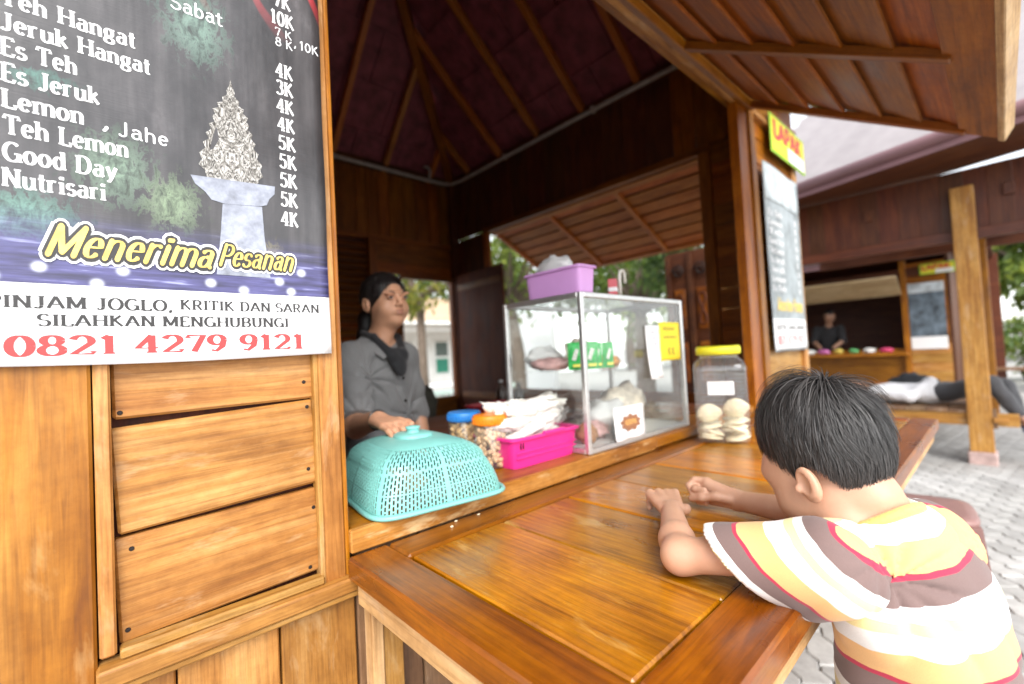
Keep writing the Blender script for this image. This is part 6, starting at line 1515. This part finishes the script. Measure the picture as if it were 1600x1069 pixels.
S = SDF((5.72, .38, .47), (6.46, 1.06, .78), .009); S.ell((6.08, .80, .58), (.19, .22, .10), None, 0); S.ell((6.05, .55, .585), (.17, .2, .10), None, .05); S.cap((5.92, .92, .60), (5.84, .66, .56), .058, .052, .03); S.cap((5.84, .66, .56), (5.98, .50, .70), .052, .042, .02); S.cap((6.26, .92, .60), (6.32, .66, .56), .058, .052, .03); S.cap((6.32, .66, .56), (6.14, .52, .70), .052, .042, .02); S.wrinkle(.006, W1); S.plane((0, .45, 0), (0, -1, 0))
o = obj('shirt', S.mesh('shirt'), cloth('white shirt', (.78, .78, .80), 60), lp); o.matrix_basis = LO
S = SDF((5.70, -.22, .38), (6.30, .56, .86), .009); S.ell((6.05, .45, .595), (.16, .12, .09), None, 0)
for a, b_, c in legs: S.cap(a, b_, .088, .068, .03); S.cap(b_, tuple(Vector(b_).lerp(Vector(c), .85)), .066, .050, .02)
S.wrinkle(.005, W1); o = obj('trousers', S.mesh('trousers'), cloth('charcoal trousers', (.055, .055, .06), 60), lp); o.matrix_basis = LO
for a, b_, c in legs: o = obj('sandal', mesh('sandal', *blob_geo(.105, .042, .012, 16, 8, .1, 3), smooth=True), plain('blue sandal', (.05, .10, .28), .5), lp); o.matrix_basis = LO @ Matrix.Translation((c[0] - .05, c[1] - .02, c[2] - .068))
pillow('black_bag', 'black bag lying on the platform behind the resting person', 'bag', (6.75, .72, .61), (.13, .19, .125), plain('black nylon', (.02, .022, .026), .6, nscale=14, namt=.5, bump=.5), (0, 0, .3), 33)
# --- far benches in the yard
for i, (x, y) in enumerate(((12.3, -.25), (13.2, .95))):
    b = thing('bench', ['small wooden bench far right in the yard', 'small wooden bench behind the pavilion'][i], 'bench', (x, y, 0), 'benches in the yard')
    mb = MB(); mb.cbox((0, 0, .45), (.35, 1.3, .05)); mb.build('seat', W_GREY, b)
    for sx in (-.13, .13):
        for sy in (-.5, .5): mb = MB(); mb.cbox((sx, sy, .215), (.05, .05, .42)); mb.build('leg', W_GREY, b)
# --- brown plastic stool behind the boy
sl_ = thing('plastic_stool', 'dusty brown plastic stool standing behind the boy', 'stool', (2.47, .265, .024), rot=(0, 0, rad(8)))
M_STOOL = plain('brown plastic', (.24, .13, .115), .4, nscale=8, namt=.1)
rg = [[(x, y, z) for x, y in superloop(a, a, 4.5, 40)] for a, z in ((.150, .42), (.158, .425), (.160, .44), (.152, .452), (.12, .455), (.04, .452))]
obj('seat', mesh('seat', *loft_geo(rg), smooth=True), M_STOOL, sl_)
for sx in (-1, 1):
    for sy in (-1, 1):
        r4 = [[(sx * (.135 + .035 * t) + dx, sy * (.135 + .035 * t) + dy, .43 - .43 * t) for dx, dy in ((-.02, -.02), (.02, -.02), (.02, .02), (-.02, .02))] for t in (0, .5, 1)]
        obj('leg', mesh('leg', *loft_geo(r4)), M_STOOL, sl_)
for a in range(4):
    c = [(0, -.155), (.155, 0), (0, 155 / 1000), (-.155, 0)][a]; mb = MB(); mb.cbox((c[0], c[1], .22), (.30, .012, .03) if a % 2 == 0 else (.012, .30, .03)); mb.build('stretcher', M_STOOL, sl_)
# --- crumbs on the table edge near the food cover
for i, (x, y) in enumerate(((.60, .865), (.575, .845), (.66, .858))):
    tag(obj('crumb', mesh('crumb', *blob_geo(.004, .003, .0015, 8, 5, .4, i), smooth=True), M_DISC, None, Matrix.Translation((x, y, .802))), 'pale crumb on the table frame below the teal cover', 'crumb', 'crumbs on the table')
